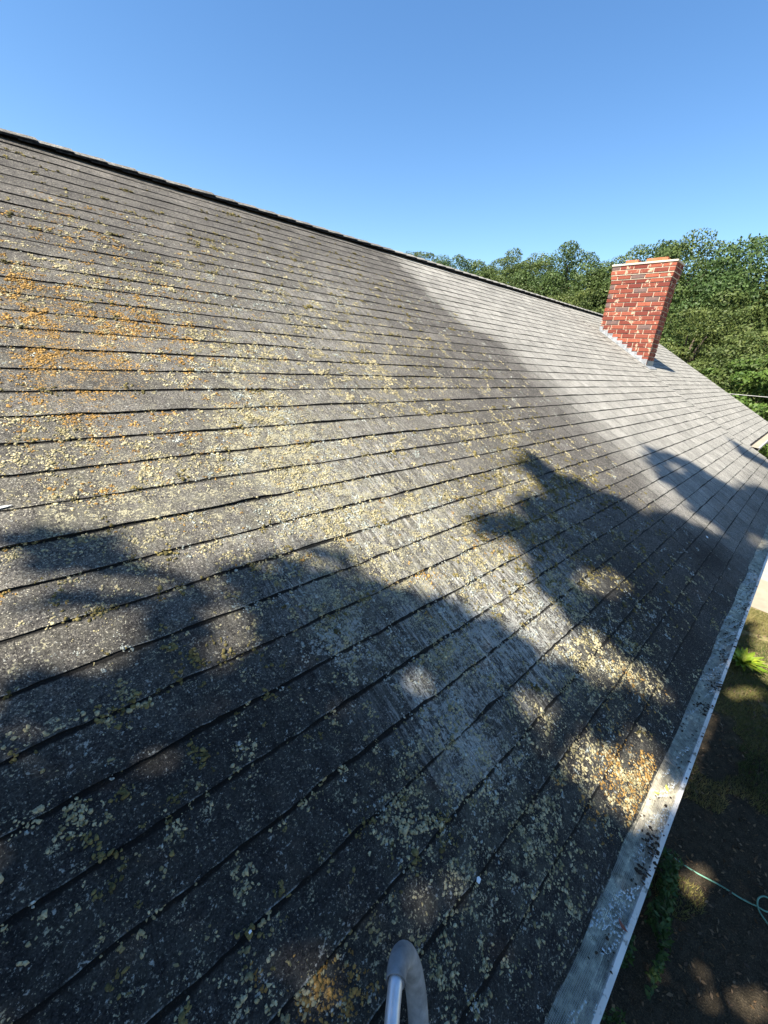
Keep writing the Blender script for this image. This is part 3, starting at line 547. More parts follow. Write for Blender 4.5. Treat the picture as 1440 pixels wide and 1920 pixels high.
# ---- chimney: bricks laid round a mortar core
CX0, CX1, CY0, CY1 = 8.60, 8.97, 2.357, 3.285; CZT = 5.83
chim = MB(); chim.box(CX0 + .004, CX1 - .004, CY0 + .004, CY1 - .004, 3.6, CZT - .22)
chim.box(CX0 - .012, CX1 + .012, CY0 - .012, CY1 + .012, CZT - .222, CZT - .148); chim.box(CX0 - .026, CX1 + .026, CY0 - .026, CY1 + .026, CZT - .149, CZT - .001)
chimney = chim.build('chimney', MAT_MORTAR, house)
RH = 0.0730; BH = 0.0590; BL = 0.206; JT = 0.014
bm_cache = {}
def brick_mesh(lx, ly, dark_):
    key = (round(lx, 3), round(ly, 3), dark_, random.randrange(3))
    if key in bm_cache: return bm_cache[key]
    mb = MB(); j_ = lambda s: s + random.uniform(-.0012, .0012); e = .0025
    for z, ins in ((0, e), (e, 0), (BH - e, 0), (BH, e)):
        mb.v += [(j_(ins), j_(ins), z), (j_(lx - ins), j_(ins), z), (j_(lx - ins), j_(ly - ins), z), (j_(ins), j_(ly - ins), z)]
    for r in range(3):
        for k in range(4): mb.f.append((r * 4 + k, r * 4 + (k + 1) % 4, r * 4 + 4 + (k + 1) % 4, r * 4 + 4 + k))
    mb.f += [(3, 2, 1, 0), (12, 13, 14, 15)]
    me = bpy.data.meshes.new('brick'); me.from_pydata(mb.v, [], mb.f); me.update(); me.materials.append(MAT_BRICKD if dark_ else MAT_BRICK); bm_cache[key] = me; return me
nb = 0
row = 0; z = CZT - RH + (RH - BH)
while z > 3.95:
    ext = 0.026 if row < 2 else (0.014 if row == 2 else 0.0)
    x0, x1, y0, y1 = CX0 - .007 - ext, CX1 + .007 + ext, CY0 - .007 - ext, CY1 + .007 + ext
    off = (0.10 if row % 2 else 0.0)
    def run(a, b, st):
        out = []; q = a
        first = st if st > .02 else BL
        L1 = first
        while q < b - .03:
            e = min(q + L1, b); 
            if b - e < .045: e = b
            out.append((q, e - (JT if e < b - .001 else 0))); q = e; L1 = BL + JT
        return out
    for face in ('front', 'low', 'back', 'high'):
        if face in ('front', 'back'):
            X = x0 if face == 'front' else x1 - .095
            for (a, b) in run(y0, y1, off):
                yy = (a + b) / 2; zroof = H + yy / CP * SP
                if z + BH < zroof - .02: continue
                d_ = random.random() < 0.11
                o = link('brick', brick_mesh(.095, b - a, d_), None, chimney); o.location = (X + random.uniform(-.0015, .0015), a, z); nb += 1
        else:
            Y = y0 if face == 'low' else y1 - .095
            if z + BH < H + (y0 if face == 'low' else y1) / CP * SP - .02: continue
            for (a, b) in run(x0 + .095 + JT, x1 - .095 - JT, 0.11 if row % 2 else 0):
                d_ = random.random() < 0.1
                o = link('brick', brick_mesh(b - a, .095, d_), None, chimney); o.location = (a, Y, z); nb += 1
    z -= RH; row += 1
mb = MB(); a = .016
mb.add([(CX0 - .03 - a, CY0 - .03 - a, CZT), (CX1 + .03 + a, CY0 - .03 - a, CZT), (CX1 + .03 + a, CY1 + .03 + a, CZT), (CX0 - .03 - a, CY1 + .03 + a, CZT),
        (CX0 - .03 - a, CY0 - .03 - a, CZT + .028), (CX1 + .03 + a, CY0 - .03 - a, CZT + .028), (CX1 + .03 + a, CY1 + .03 + a, CZT + .028), (CX0 - .03 - a, CY1 + .03 + a, CZT + .028),
        (CX0 + .07, CY0 + .1, CZT + .05), (CX1 - .07, CY0 + .1, CZT + .05), (CX1 - .07, CY1 - .1, CZT + .05), (CX0 + .07, CY1 - .1, CZT + .05)],
       [(3, 2, 1, 0), (0, 1, 5, 4), (1, 2, 6, 5), (2, 3, 7, 6), (3, 0, 4, 7), (4, 5, 9, 8), (5, 6, 10, 9), (6, 7, 11, 10), (7, 4, 8, 11), (8, 9, 10, 11)])
mb.build('mortar_crown', MAT_CROWN, chimney, bevel=.004)
for (ya, yb) in ((2.50, 2.82), (2.95, 3.15)):
    mb = MB(); xa, xb = CX0 + .06, CX1 - .06; t = .02
    mb.box(xa, xb, ya, ya + t, CZT + .02, CZT + .095); mb.box(xa, xb, yb - t, yb, CZT + .02, CZT + .095); mb.box(xa, xa + t, ya + t, yb - t, CZT + .02, CZT + .095); mb.box(xb - t, xb, ya + t, yb - t, CZT + .02, CZT + .095)
    mb.build('flue_tile', MAT_FLUE, chimney, bevel=.004)
# step flashing on the face towards the camera, soldered apron below
y = CY0 - .004; i = 0
while y < CY1:
    y2 = min(y + .098, CY1 + .01); zr = H + y / CP * SP; zr2 = H + y2 / CP * SP
    mb = MB(); x = CX0 - .0105 - .0012 * (i % 2)
    top = zr + .115 + random.uniform(-.006, .006)
    mb.add([(x, y, zr - .01), (x, y2 + .012, zr2 - .01), (x, y2 + .012, max(top, zr2 + .02)), (x, y, top), (x - .002, y, zr - .01), (x - .002, y2 + .012, zr2 - .01), (x - .002, y2 + .012, max(top, zr2 + .02)), (x - .002, y, top)],
           [(0, 1, 2, 3), (7, 6, 5, 4), (3, 2, 6, 7), (0, 3, 7, 4), (2, 1, 5, 6)])
    mb.build('flashing', MAT_LEAD, chimney); y = y2; i += 1
mb = MB()
va, vb = CY0 / CP - .10, CY1 / CP
def fl(u0, u1, v0, v1, o): mb.add([RP(u0, v0, o), RP(u1, v0, o), RP(u1, v1, o), RP(u0, v1, o), RP(u0, v0, o - .006), RP(u1, v0, o - .006), RP(u1, v1, o - .006), RP(u0, v1, o - .006)], [(0, 1, 2, 3), (0, 4, 5, 1), (3, 7, 4, 0), (1, 5, 6, 2), (2, 6, 7, 3)])
fl(CX0 - .04, CX0 - .012, va + .1, vb, .012); fl(CX0 - .04, CX1 + .05, va, va + .1, .0125)
mb.build('flashing_apron', MAT_LEAD, chimney)
mb = MB(); mb.add([(CX0 - .013, CY0 - .012, H + CY0 / CP * SP - .03), (CX1 + .01, CY0 - .012, H + CY0 / CP * SP - .03), (CX1 + .01, CY0 - .012, H + CY0 / CP * SP + .09), (CX0 - .013, CY0 - .012, H + CY0 / CP * SP + .09)], [(0, 1, 2, 3)])
mb.build('flashing', MAT_LEAD, chimney)

# ------------------------------------------------------------------ moss and lichen growing on the shingles
def ico(sub):
    import bmesh
    b = bmesh.new(); bmesh.ops.create_icosphere(b, subdivisions=sub, radius=1); b.verts.ensure_lookup_table()
    v = np.array([q.co[:] for q in b.verts]); f = np.array([[w_.index for w_ in q.verts] for q in b.faces]); b.free(); return v, f
ICO1, ICO2 = ico(1), ico(2)
def top_off(u, v):
    k = np.floor((v) / EXP); t = (v - k * EXP) / (EXP + .05)
    return np.where(t < 1, 0, 0) + lift(u, 1.0, 1.0) * 0.8 * (1 - t) ** 1.2 + 0.001
def lumps(pu, pv, off, rad, flat, cols, geo, jit=0.52, push=None):
    bv, bf = geo; n = len(pu); m_ = len(bv)
    an = rng.random(n) * 6.283; ca, sa = np.cos(an), np.sin(an)
    s = rad[:, None] * rng.uniform(.7, 1.35, (n, 2))
    B = bv[None] * (1 + rng.uniform(-jit, jit, (n, m_, 1)))
    lx, ly, lz = B[..., 0] * s[:, :1], B[..., 1] * s[:, 1:2], B[..., 2] * (rad * flat)[:, None]
    x = lx * ca[:, None] - ly * sa[:, None]; y = lx * sa[:, None] + ly * ca[:, None]
    co = RPa(pu[:, None] + x, pv[:, None] + y, off[:, None] + lz)
    F = bf[None] + (np.arange(n) * m_)[:, None, None]
    cc = cols[:, None, :] * (1 + rng.uniform(-.18, .18, (n, m_, 1)))
    return co.reshape(-1, 3), F.reshape(-1, 3), np.clip(cc.reshape(-1, 3), 0, 1)
def scatter(N, ulo, uhi, vlo, vhi, dens, power=1.0):
    u = ulo + (uhi - ulo) * rng.random(N) ** power; v = rng.uniform(vlo, vhi, N); keep = rng.random(N) < dens(u, v); return u[keep], v[keep]
def tuft(u, v, s, lo, hi, seed=0.0):
    n = fnoise(u + seed, v - seed, s, 3); return np.clip((n - lo) / (hi - lo), 0, 1)
def growth(name, u, v, rmin, rmax, flat, ca, cb, label, cat, near_d=2.0, mat=MAT_MOSS):
    # every seed grows into a crinkled little colony: a short random walk of tiny lobes
    nmax = 12; cnt = np.minimum(nmax, 1 + rng.geometric(.22, len(u))); big_ = np.clip(rng.lognormal(-.05, .45, len(u)), .5, 2.3); cnt = np.where(big_ > 1.45, cnt + 12, cnt); idx = np.repeat(np.arange(len(u)), cnt)
    start = np.cumsum(cnt) - cnt; stp = rng.normal(scale=.0040, size=(len(idx), 2)) * big_[idx][:, None]; cs = np.cumsum(stp, 0); cs = cs - np.repeat(cs[start], cnt, 0)
    tcol = np.repeat(rng.random(len(u)), cnt); age = (np.arange(len(idx)) - np.repeat(start, cnt)) / 10.0
    u0_ = u; u = u[idx] + cs[:, 0]; v = np.maximum(v[idx] + cs[:, 1], .001)
    d = np.linalg.norm(RPa(u, v, 0 * u) - camp, axis=1); r = (rmin + (rmax - rmin) * rng.random(len(u)) ** 2) * np.clip(big_[idx], .6, 2.3) ** .5 * np.clip(1.15 - .3 * age, .55, 1.2) * np.clip(.80 + d * .08, .85, 1.2)
    off = top_off(u, v) + rng.random(len(u)) * rmin; t = np.clip(tcol + rng.normal(scale=.2, size=len(u)), 0, 1)[:, None]; cols = np.array(ca) * (1 - t) + np.array(cb) * t
    near = d < near_d; out = []
    for msk, geo in ((near, ICO1), (~near, ICO1)):
        if msk.any(): out.append(lumps(u[msk], v[msk], off[msk] + r[msk] * flat * .35, r[msk], flat, cols[msk], geo))
    b = 0; vs, fs, cs = [], [], []
    for a_, f_, c_ in out: vs.append(a_); fs.append(f_ + b); cs.append(c_); b += len(a_)
    me = mesh_np(name, np.concatenate(vs), np.concatenate(fs), True); color_attr(me, 'tint', np.concatenate(cs)); o = link(name, me, mat)
    tag(o, label, cat, kind='stuff'); return len(u)
ok = lambda u, v: (v > -0.005) & (v < 4.6) & (u > -0.45) & (u < 7)
edge_k = lambda v: np.exp(-(((v / EXP) % 1) / .10) ** 2) + np.exp(-((1 - (v / EXP) % 1) / .06) ** 2)
def d_y(u, v):
    kk = np.floor(v / EXP); ph = np.where(kk % 2 == 0, PH[0], PH[1]) + .02 * np.sin(kk * 2.3); sd = np.abs(((u - ph) / TAB + .5) % 1 - .5) * TAB
    slot = np.exp(-(sd / .005) ** 2) * np.clip((u - .3) / .8, 0, 1) * np.clip((4.1 - u) / .8, 0, 1) * np.clip((v - .9) / .6, 0, 1) * np.clip((3.9 - v) / .8, 0, 1) * (fnoise(u, v, 5., 2) > .47)
    base = field('Y', u, v) + 0.16 * np.clip((3.6 - u) / 1.6, 0, 1) * np.clip((4.4 - v) / 1.4, 0, 1)
    return np.clip(base * (1 + .55 * np.clip((1.1 - v) / .6, 0, 1)) * (((v / EXP) % 1) < .955) * 1.5 * (np.maximum(tuft(u, v, 10, .49, .60), .15) * np.maximum(tuft(u, v, 34, .46, .58, 3.), .10) * (0.3 + tuft(u, v, 90, .35, .6, 6.)) ) + slot * 1.0, 0, 1) * (1 - cleanness(u, v)) * ok(u, v)
u, v = scatter(125000, -.45, 4.1, 0, 4.4, d_y); n1 = growth('cream_lichen', u, v, .0016, .0043, .5, (0.175, 0.155, 0.080), (0.42, 0.375, 0.235), 'pale cream lichen crusting the middle of the dark shingles', 'lichen', 1.35)
def d_o(u, v):
    return np.clip((field('O', u, v) + 0.10 * np.clip((1.4 - u) / .9, 0, 1) * np.clip((v - 1.2) / .6, 0, 1) * np.clip((4.1 - v) / .8, 0, 1)) * tuft(u, v, 14, .38, .60, 5.) * (0.3 + tuft(u, v, 55, .35, .65, 8.)), 0, 1) * ok(u, v)
u, v = scatter(110000, -.45, 2.1, 0, 4.2, d_o); n2 = growth('orange_moss', u, v, .0014, .0042, .42, (0.16, 0.095, 0.03), (0.36, 0.225, 0.075), 'orange dried moss in tufts on the shingles at the left and by the gutter', 'moss', 1.35)
def d_g(u, v):
    ed = edge_k(v) * 0.36 * np.clip((3.6 - u) / 1.2, 0, 1) * tuft(u, v, 7, .48, .66, 11.) * (v > .9)
    return np.clip(field('G', u, v) * tuft(u, v, 15, .45, .62, 12.) * (0.3 + tuft(u, v, 60, .35, .6, 4.)) + ed, 0, 1) * ok(u, v) * (1 - cleanness(u, v))
u, v = scatter(90000, -.45, 4.1, 0, 4.5, d_g); n3 = growth('olive_moss', u, v, .0018, .0050, .8, (0.07, 0.062, 0.026), (0.19, 0.16, 0.065), 'olive green moss cushions along the shingle edges', 'moss', 1.35)
def d_w(u, v):
    return np.clip((field('W', u, v) * 1.15 + .06) * tuft(u, v, 18, .47, .66, 21.) * (0.25 + tuft(u, v, 70, .35, .6, 14.)), 0, 1) * ok(u, v) * (1 - cleanness(u, v))
u, v = scatter(60000, -.45, 3.7, 0, 3.8, d_w); n4 = growth('white_lichen', u, v, .0014, .0038, .45, (0.22, 0.25, 0.235), (0.38, 0.40, 0.36), 'grey white lichen rosettes on the darkened lower shingles', 'lichen', 1.35)
print('tris', sum(len(o.data.polygons) for o in bpy.data.objects if o.type=='MESH')) or print('growth counts', n1, n2, n3, n4, 'bricks', nb, 'strips', len(strips))

# debris on the gutter guard
def litter(name, pts, r, mat, label, cat):
    pts = np.array(pts); n = len(pts); bv, bf = ICO1; s = rng.uniform(.5, 1.5, (n, 1, 3)) * np.array(r)[:, None, None] * np.array([1, 1, .5])
    co = pts[:, None, :] + bv[None] * (1 + rng.uniform(-.35, .35, (n, len(bv), 1))) * s; F = bf[None] + (np.arange(n) * len(bv))[:, None, None]
    o = link(name, mesh_np(name, co.reshape(-1, 3), F.reshape(-1, 3)), mat); tag(o, label, cat, kind='stuff'); return o
pts, rr = [], []
for _ in range(900):
    x = random.gauss(2.65, .6) if random.random() < .75 else random.uniform(0.7, 5.0)
    y = random.uniform(-.092, -.005)
    if vnoise(np.array([x]), np.array([y]), 14)[0] < .47: continue
    if random.random() > .8: continue
    pts.append((x, y, H - .006)); rr.append(random.uniform(.0014, .0048))
for cx, cy in ((1.155, -.074), (1.06, -.073), (1.18, -.064), (2.14, -.085), (1.93, -.067)):
    for _ in range(26): pts.append((random.gauss(cx, .018), min(-.02, random.gauss(cy, .012)), H - .004 + random.random() * .006)); rr.append(random.uniform(.002, .006))
litter('leaf_litter', pts, rr, MAT_DEBRIS, 'dark crumbs of leaf litter lying on the gutter guard', 'litter')
pts, rr = [], []
for _ in range(9000):
    x = random.uniform(.2, 3.8); y = random.uniform(-.085, 0.0)
    if vnoise(np.array([x * .35 + y * 1.3]), np.array([y * .4 - x * .1 + 7]), 42)[0] < .60: continue
    pts.append((x, y, H - .004)); rr.append(random.uniform(.0010, .0026))
litter('guard_lichen', pts, rr, plain('guard_lichen', (0.45, 0.48, 0.47), (0.62, 0.64, 0.60), 60, .95, .1, .3), 'pale lichen flecks spread over the gutter guard mesh', 'lichen')
# small flat things lying on the roof and the guard
def flat_leaf(name, pos, size, ang, mat, label, cat, nrm, pts2, thick=.0009, curl=.12):
    nrm = Vector(nrm).normalized(); a = Vector((1, 0, 0)); a = (a - nrm * a.dot(nrm)).normalized(); b = nrm.cross(a)
    mb = MB(); vs = []
    for dz in (0, thick):
        for (x, y) in pts2:
            X = x * math.cos(ang) - y * math.sin(ang); Y = x * math.sin(ang) + y * math.cos(ang)
            vs.append(Vector(pos) + (a * X + b * Y) * size + nrm * (dz + curl * size * (x * x + y * y)))
    n = len(pts2); mb.add(vs, [tuple(range(n))[::-1], tuple(range(n, 2 * n))] + [(i, (i + 1) % n, n + (i + 1) % n, n + i) for i in range(n)])
    o = mb.build(name, mat); tag(o, label, cat); return o
RN = (0, -SP, CP)
chip = [(-.5, -.3), (.35, -.42), (.55, .1), (.2, .42), (-.45, .3)]
leafp = [(-1, 0), (-.6, .22), (0, .34), (.6, .2), (1.05, 0), (.6, -.24), (0, -.32), (-.55, -.2)]
flat_leaf('white_chip', RP(0.619, 0.246, .0095), .013, .4, MAT_CHIP, 'bright white paint chip at a shingle edge right of the ladder arm', 'paint chip', RN, chip, .002, 0)
flat_leaf('white_chip', RP(0.145, 0.505, .009), .006, .3, MAT_CHIP, 'small pale chip at a shingle edge left of the ladder arm', 'paint chip', RN, chip, .002, 0)
flat_leaf('white_chip', RP(3.75, 0.33, .0085), .022, .5, MAT_CHIP, 'small white chip on the clean dark shingles above the far gutter', 'paint chip', RN, chip, .002, 0)
flat_leaf('white_chip', RP(-0.06, 1.655, .0090), .026, .1, MAT_CHIP, 'white scrap sticking out under a shingle at the left edge', 'paint chip', RN, [(-1.1, -.16), (.8, -.10), (1.3, .02), (.3, .16), (-1.1, .2)], .002, 0)
# ------------------------------------------------------------------ ladder with standoff arm resting on the roof
ladder = thing('ladder', 'aluminium ladder with a grey rubber capped standoff arm resting on the roof', 'ladder', (-0.10, -0.95, 0))
arm = catmull([(-.02, -.20, 2.55), (0.10, -0.02, 2.86), (0.18, .080, 3.04), (0.2308, .1297, 3.0799), (0.2484, 0.1462, 3.0863), (0.2711, 0.1669, 3.0958), (0.2971, 0.1873, 3.1080)], 6)
mb = MB(); mb.tube(arm + [Vector((.307, .195, 3.104))], .0125, 16); mb.build('standoff_tube', MAT_ALU, ladder, True)
path = catmull([(0.2957, 0.1868, 3.1074), (0.3132, 0.1983, 3.0994), (0.3324, 0.2063, 3.0853), (0.3487, 0.2068, 3.0607), (0.3565, 0.1962, 3.0284), (0.3571, 0.1821, 2.9903), (0.349, 0.163, 2.9552), (0.3312, 0.1397, 2.9223), (0.3067, 0.1209, 2.8995)], 8)
n_ = len(path); rad = [0.0168 + 0.0030 * min(1, i / 20) for i in range(n_)]; rad[0] = .0166
mb = MB(); mb.tube(path, rad, 20, caps=False)
# thick open mouth of the rubber sleeve
b = len(mb.v); inner = MB(); inner.tube(path[:6], .0138, 20, caps=False); mb.add(inner.v, [f[::-1] for f in inner.f])
for k in range(20): mb.f.append((k, b + k, b + (k + 1) % 20, (k + 1) % 20)[::-1])
mb.f.append(tuple((n_ - 1) * 20 + k for k in range(20)))
cap = mb.build('rubber_cap', MAT_RUBBER, ladder, True)
mb = MB(); mb.tube([p_ for p_ in catmull([(0.2950, .1863, 3.1077), (.2980, .1888, 3.1065)], 2)], .0180, 20, caps=False); mb.build('cap_rim', MAT_RUBBER, ladder, True)
top = Vector((-.02, -.20, 2.55))
for sx in (-.28, .10):
    mb = MB(); b0 = Vector((sx, -.95, 0)); b1 = Vector((sx, -.155, 2.95)); d_ = b1 - b0
    mb.add([b0 + Vector(q) for q in ((-.015, -.035, 0), (.015, -.035, 0), (.015, .035, 0), (-.015, .035, 0))] + [b1 + Vector(q) for q in ((-.015, -.035, 0), (.015, -.035, 0), (.015, .035, 0), (-.015, .035, 0))],
           [(3, 2, 1, 0), (4, 5, 6, 7), (0, 1, 5, 4), (1, 2, 6, 5), (2, 3, 7, 6), (3, 0, 4, 7)]); mb.build('rail', MAT_ALU, ladder, bevel=.003)
for i in range(9):
    t = (i + .7) / 9.8; y = -.95 + .795 * t; z = 2.95 * t
    mb = MB(); mb.tube([(-.28, y, z), (.10, y, z)], .015, 10); mb.build('rung', MAT_ALU, ladder, True)
mb = MB(); mb.tube([(-.34, -.20, 2.55), (.16, -.20, 2.55)], .0135, 12); mb.build('standoff_bar', MAT_ALU, ladder, True)

# leaves on the guard
flat_leaf('fallen_leaf', (0.885, -.072, H + .004), .014, 1.2, MAT_REDLEAF, 'curled reddish brown leaf on the gutter guard near the bottom', 'leaf', (0, -.1, 1), leafp, .0008, .5)
flat_leaf('fallen_leaf', (1.395, -.053, H + .002), .014, .5, MAT_YLEAF, 'larger yellow green leaf on the sunlit patch of gutter guard', 'leaf', (0, 0, 1), leafp, .0008, .2)
flat_leaf('fallen_leaf', (1.352, -.034, H + .002), .009, 2.1, MAT_YLEAF, 'smaller yellow green leaf beside a larger one on the gutter guard', 'leaf', (0, 0, 1), leafp, .0008, .2)

# ------------------------------------------------------------------ yard
def quads(center, size, nrm_bias, asp, cols_r, n_up=0.4):
    """leaf-like rhombs; center (n,3), size (n,)"""
    n = len(center); nr = rng.normal(size=(n, 3)) + nrm_bias; nr /= np.linalg.norm(nr, axis=1)[:, None]
    t = rng.normal(size=(n, 3)); a = np.cross(nr, t); a /= np.linalg.norm(a, axis=1)[:, None]; b = np.cross(nr, a)
    s = size[:, None]
    V4 = np.stack([center - a * s, center + b * s * asp - a * s * .1, center + a * s, center - b * s * asp - a * s * .1], 1)
    F = np.arange(n * 4).reshape(n, 4); tint = np.repeat(cols_r, 4)
    return V4.reshape(-1, 3), F, tint
def leaf_mesh(name, V4, F, tint):
    me = mesh_np(name, V4, F); color_attr(me, 'tint', np.stack([tint, tint, tint], -1)); return me
# grass
def blades(n, x0, x1, y0, y1, hmin, hmax, tint_fn, wid=.004):
    x = rng.uniform(x0, x1, n); y = rng.uniform(y0, y1, n); h_ = rng.uniform(hmin, hmax, n); a = rng.random(n) * 6.283; lean = rng.uniform(.1, .8, n) * h_
    dx, dy = np.cos(a), np.sin(a); w_ = wid * rng.uniform(.6, 1.4, n)
    z = np.full(n, .0); p0 = np.stack([x - dy * w_, y + dx * w_, z], -1); p1 = np.stack([x + dy * w_, y - dx * w_, z], -1)
    b2 = rng.random(n) * 6.28; p2 = np.stack([x + np.cos(b2) * lean, y + np.sin(b2) * lean, h_], -1)
    F = np.arange(n * 3).reshape(n, 3); t = np.clip(tint_fn(x, y), 0, 1); return np.stack([p0, p1, p2], 1).reshape(-1, 3), F, np.repeat(t, 3)
parts = []
dens1 = blades(190000, 1.6, 9.85, -2.4, .3, .02, .055, lambda x, y: fnoise(x, y, 1.2) * 1.5 - .25 + rng.uniform(-.3, .3, len(x)), .0026)
keep = fnoise(dens1[0][::3, 0], dens1[0][::3, 1], 1.7) + (dens1[0][::3, 0] - 6.4) * .07 > .41
V3 = dens1[0].reshape(-1, 3, 3)[keep]; tt = dens1[2].reshape(-1, 3)[keep]
gr_me = leaf_mesh('grass', V3.reshape(-1, 3), np.arange(len(V3) * 3).reshape(-1, 3), tt.ravel())
tag(link('grass', gr_me, MAT_GRASS), 'thin dry lawn grass with bare brown patches below the gutter', 'grass', kind='stuff')
# fallen twigs and dead leaves on the soil
n = 5200; cen = np.stack([rng.uniform(1.8, 9.4, n), rng.uniform(-2.4, .2, n), rng.uniform(.006, .03, n)], -1)
V4, F4, t4 = quads(cen, rng.uniform(.008, .026, n), np.array([0, 0, 1.6]), .45, rng.random(n)); me = leaf_mesh('dead_leaves', V4, F4, t4)
tag(link('dead_leaves', me, leaf_mat('dead_leaves', (0.03, 0.02, 0.014), (0.15, 0.105, 0.065), .1, 6)), 'dead brown leaves scattered over the shaded soil', 'leaves', kind='stuff')
# low plants by the wall
n = 9000; cx = rng.uniform(1.9, 3.55, n); cy = rng.uniform(-.60, .25, n); k_ = (fnoise(cx, cy, 3.0) > .44) & (cy > -.50 + .10 * np.abs(cx - 2.7)); cx, cy = cx[k_], cy[k_]
cen = np.stack([cx, cy, rng.uniform(.03, .22, len(cx))], -1)
V4, F4, t4 = quads(cen, rng.uniform(.014, .034, len(cx)), np.array([0, 0, .9]), .42, rng.random(len(cx))); me = leaf_mesh('ground_cover', V4, F4, t4)
tag(link('ground_cover', me, MAT_GCOVER), 'dark green low plants growing against the house below the gutter', 'plants', kind='stuff')
# hosta
hosta = thing('hosta', 'bright yellow green hosta plant with broad arching leaves beside the lawn', 'plant', (7.55, -.40, 0))
for i in range(64):
    a = i * 2.399; lay = i / 64; ln = (.19 + .12 * lay) * random.uniform(.8, 1.15); el = R(72 - 50 * lay + random.uniform(-10, 10)) ; wd = .026 + .014 * random.random(); mb = MB(); vs = []
    for q in range(6):
        t = q / 5; rr_ = ln * t * math.cos(el) * (1 + .3 * t); zz = .05 + ln * t * math.sin(el) * (1 - .45 * t) + .02; ww = wd * math.sin(math.pi * min(1, .12 + .88 * t)) ** .8
        for s_ in (-1, 0, 1):
            vs.append((7.55 + math.cos(a) * (rr_ + .02) - math.sin(a) * s_ * ww, -.40 + math.sin(a) * (rr_ + .02) + math.cos(a) * s_ * ww, zz - (.012 if s_ == 0 else 0)))
    mb.add(vs, [(q * 3 + c_, q * 3 + c_ + 1, q * 3 + 4 + c_, q * 3 + 3 + c_) for q in range(5) for c_ in (0, 1)])
    o = mb.build('leaf', MAT_HOSTA, hosta, True); t_ = random.random(); color_attr(o.data, 'tint', np.tile([t_, t_, t_], (len(vs), 1)))
# hose
hp = catmull([(3.6, -.15, .02), (3.662, -0.273, .012), (3.661, -0.367, .012), (3.676, -0.52, .012), (3.729, -0.704, .012), (3.753, -0.847, .013), (3.785, -0.942, .014), (3.80, -1.005, .018), (3.86, -1.052, .022), (3.92, -1.03, .024), (3.92, -0.98, .024), (3.85, -0.944, .022), (3.76, -0.96, .018), (3.69, -1.042, .013), (3.60, -1.159, .012), (3.55, -1.5, .012), (3.9, -2.1, .012)], 8)
mb = MB(); mb.tube(hp, .0062, 8); tag(mb.build('garden_hose', MAT_HOSE, None, True), 'thin green garden hose looping over the dark soil', 'hose')

# white car on the driveway
car = thing('parked_car', 'white car parked on the driveway beyond the far end of the house', 'car', (22.2, 0.0, 0.012))
def prism(mb, prof, y0, y1, inset=0):
    n = len(prof); mb.add([(x, y0, z) for x, z in prof] + [(x, y1, z) for x, z in prof], [tuple(range(n)), tuple(range(n, 2 * n))[::-1]] + [(i, n + i, n + (i + 1) % n, (i + 1) % n) for i in range(n)])
mb = MB(); prism(mb, [(19.9, .32), (24.5, .32), (24.55, .75), (24.3, .98), (23.3, 1.02), (20.9, 1.0), (19.95, .9), (19.85, .6)], -.88, .88); mb.build('body', MAT_CAR, car, bevel=.06)
mb = MB(); vs = [(20.3, .95), (21.0, 1.40), (22.9, 1.45), (23.6, 1.0)]
mb.add([(vs[0][0], -.8, .97), (vs[1][0], -.66, 1.38), (vs[2][0], -.66, 1.42), (vs[3][0], -.8, .99), (vs[0][0], .8, .97), (vs[1][0], .66, 1.38), (vs[2][0], .66, 1.42), (vs[3][0], .8, .99)], [(0, 3, 2, 1), (4, 5, 6, 7), (0, 1, 5, 4), (2, 3, 7, 6), (1, 2, 6, 5)])
mb.build('window', MAT_GLASS, car, bevel=.02)
mb = MB(); mb.box(20.95, 22.95, -.69, .69, 1.40, 1.47); mb.build('car_roof', MAT_CAR, car, bevel=.03)
for x in (20.75, 23.6):
    for y in (-.86, .86):
        mb = MB(); mb.tube([(x, y - .1 * (1 if y > 0 else -1), .34), (x, y + .03 * (1 if y > 0 else -1), .34)], .33, 20); wh = mb.build('wheel', MAT_TYRE, car)
        mb = MB(); mb.tube([(x, y + .02 * (1 if y > 0 else -1), .34), (x, y + .045 * (1 if y > 0 else -1), .34)], .2, 14); mb.build('rim', MAT_ALU, wh)
for y in (-.65, .65):
    mb = MB(); mb.box(19.82, 19.9, y - .16, y + .16, .68, .80); mb.build('tail_light', MAT_REDLEAF, car, bevel=.015)

car.location = (23.1, 0.2, 0.012)
# ------------------------------------------------------------------ trees
def crown(name, nclump, rx, rz, nleaf, lsz, seed, squash=1.0):
    """leaf clumps spread over an uneven ellipsoid; local origin at crown centre"""
    r_ = np.random.default_rng(seed); cs, rs = [], []
    for i in range(nclump):
        th = r_.random() * 6.283; ph = math.acos(r_.uniform(-.75, 1)); q = r_.uniform(.5, 1.0)
        cs.append((rx * q * math.sin(ph) * math.cos(th), rx * q * math.sin(ph) * math.sin(th), rz * q * math.cos(ph))); rs.append(r_.uniform(.13, .29) * rx)
    cs = np.array(cs); rs = np.array(rs); per = nleaf // nclump; P_, Nn, Tn = [], [], []
    for c_, r0 in zip(cs, rs):
        d = r_.normal(size=(per, 3)); d /= np.linalg.norm(d, axis=1)[:, None]; d[:, 2] = np.abs(d[:, 2]) * np.where(r_.random(per) < .78, 1, -1)
        q = r_.uniform(.55, 1.08, per)[:, None] ** .6; p_ = c_ + d * q * r0 * np.array([1, 1, .72]); p_ += (fnoise(p_[:, 0], p_[:, 2], 3.)[:, None] - .5) * .35 * r0
        P_.append(p_); Nn.append(d * 1.7); Tn.append(np.clip(r_.normal(.45, .22, per) + r_.uniform(-.12, .12), 0, 1))
    P_ = np.concatenate(P_); V4, F4, t4 = quads(P_, lsz * r_.uniform(.7, 1.3, len(P_)), np.concatenate(Nn), .55, np.concatenate(Tn)); return leaf_mesh(name, V4, F4, t4), cs
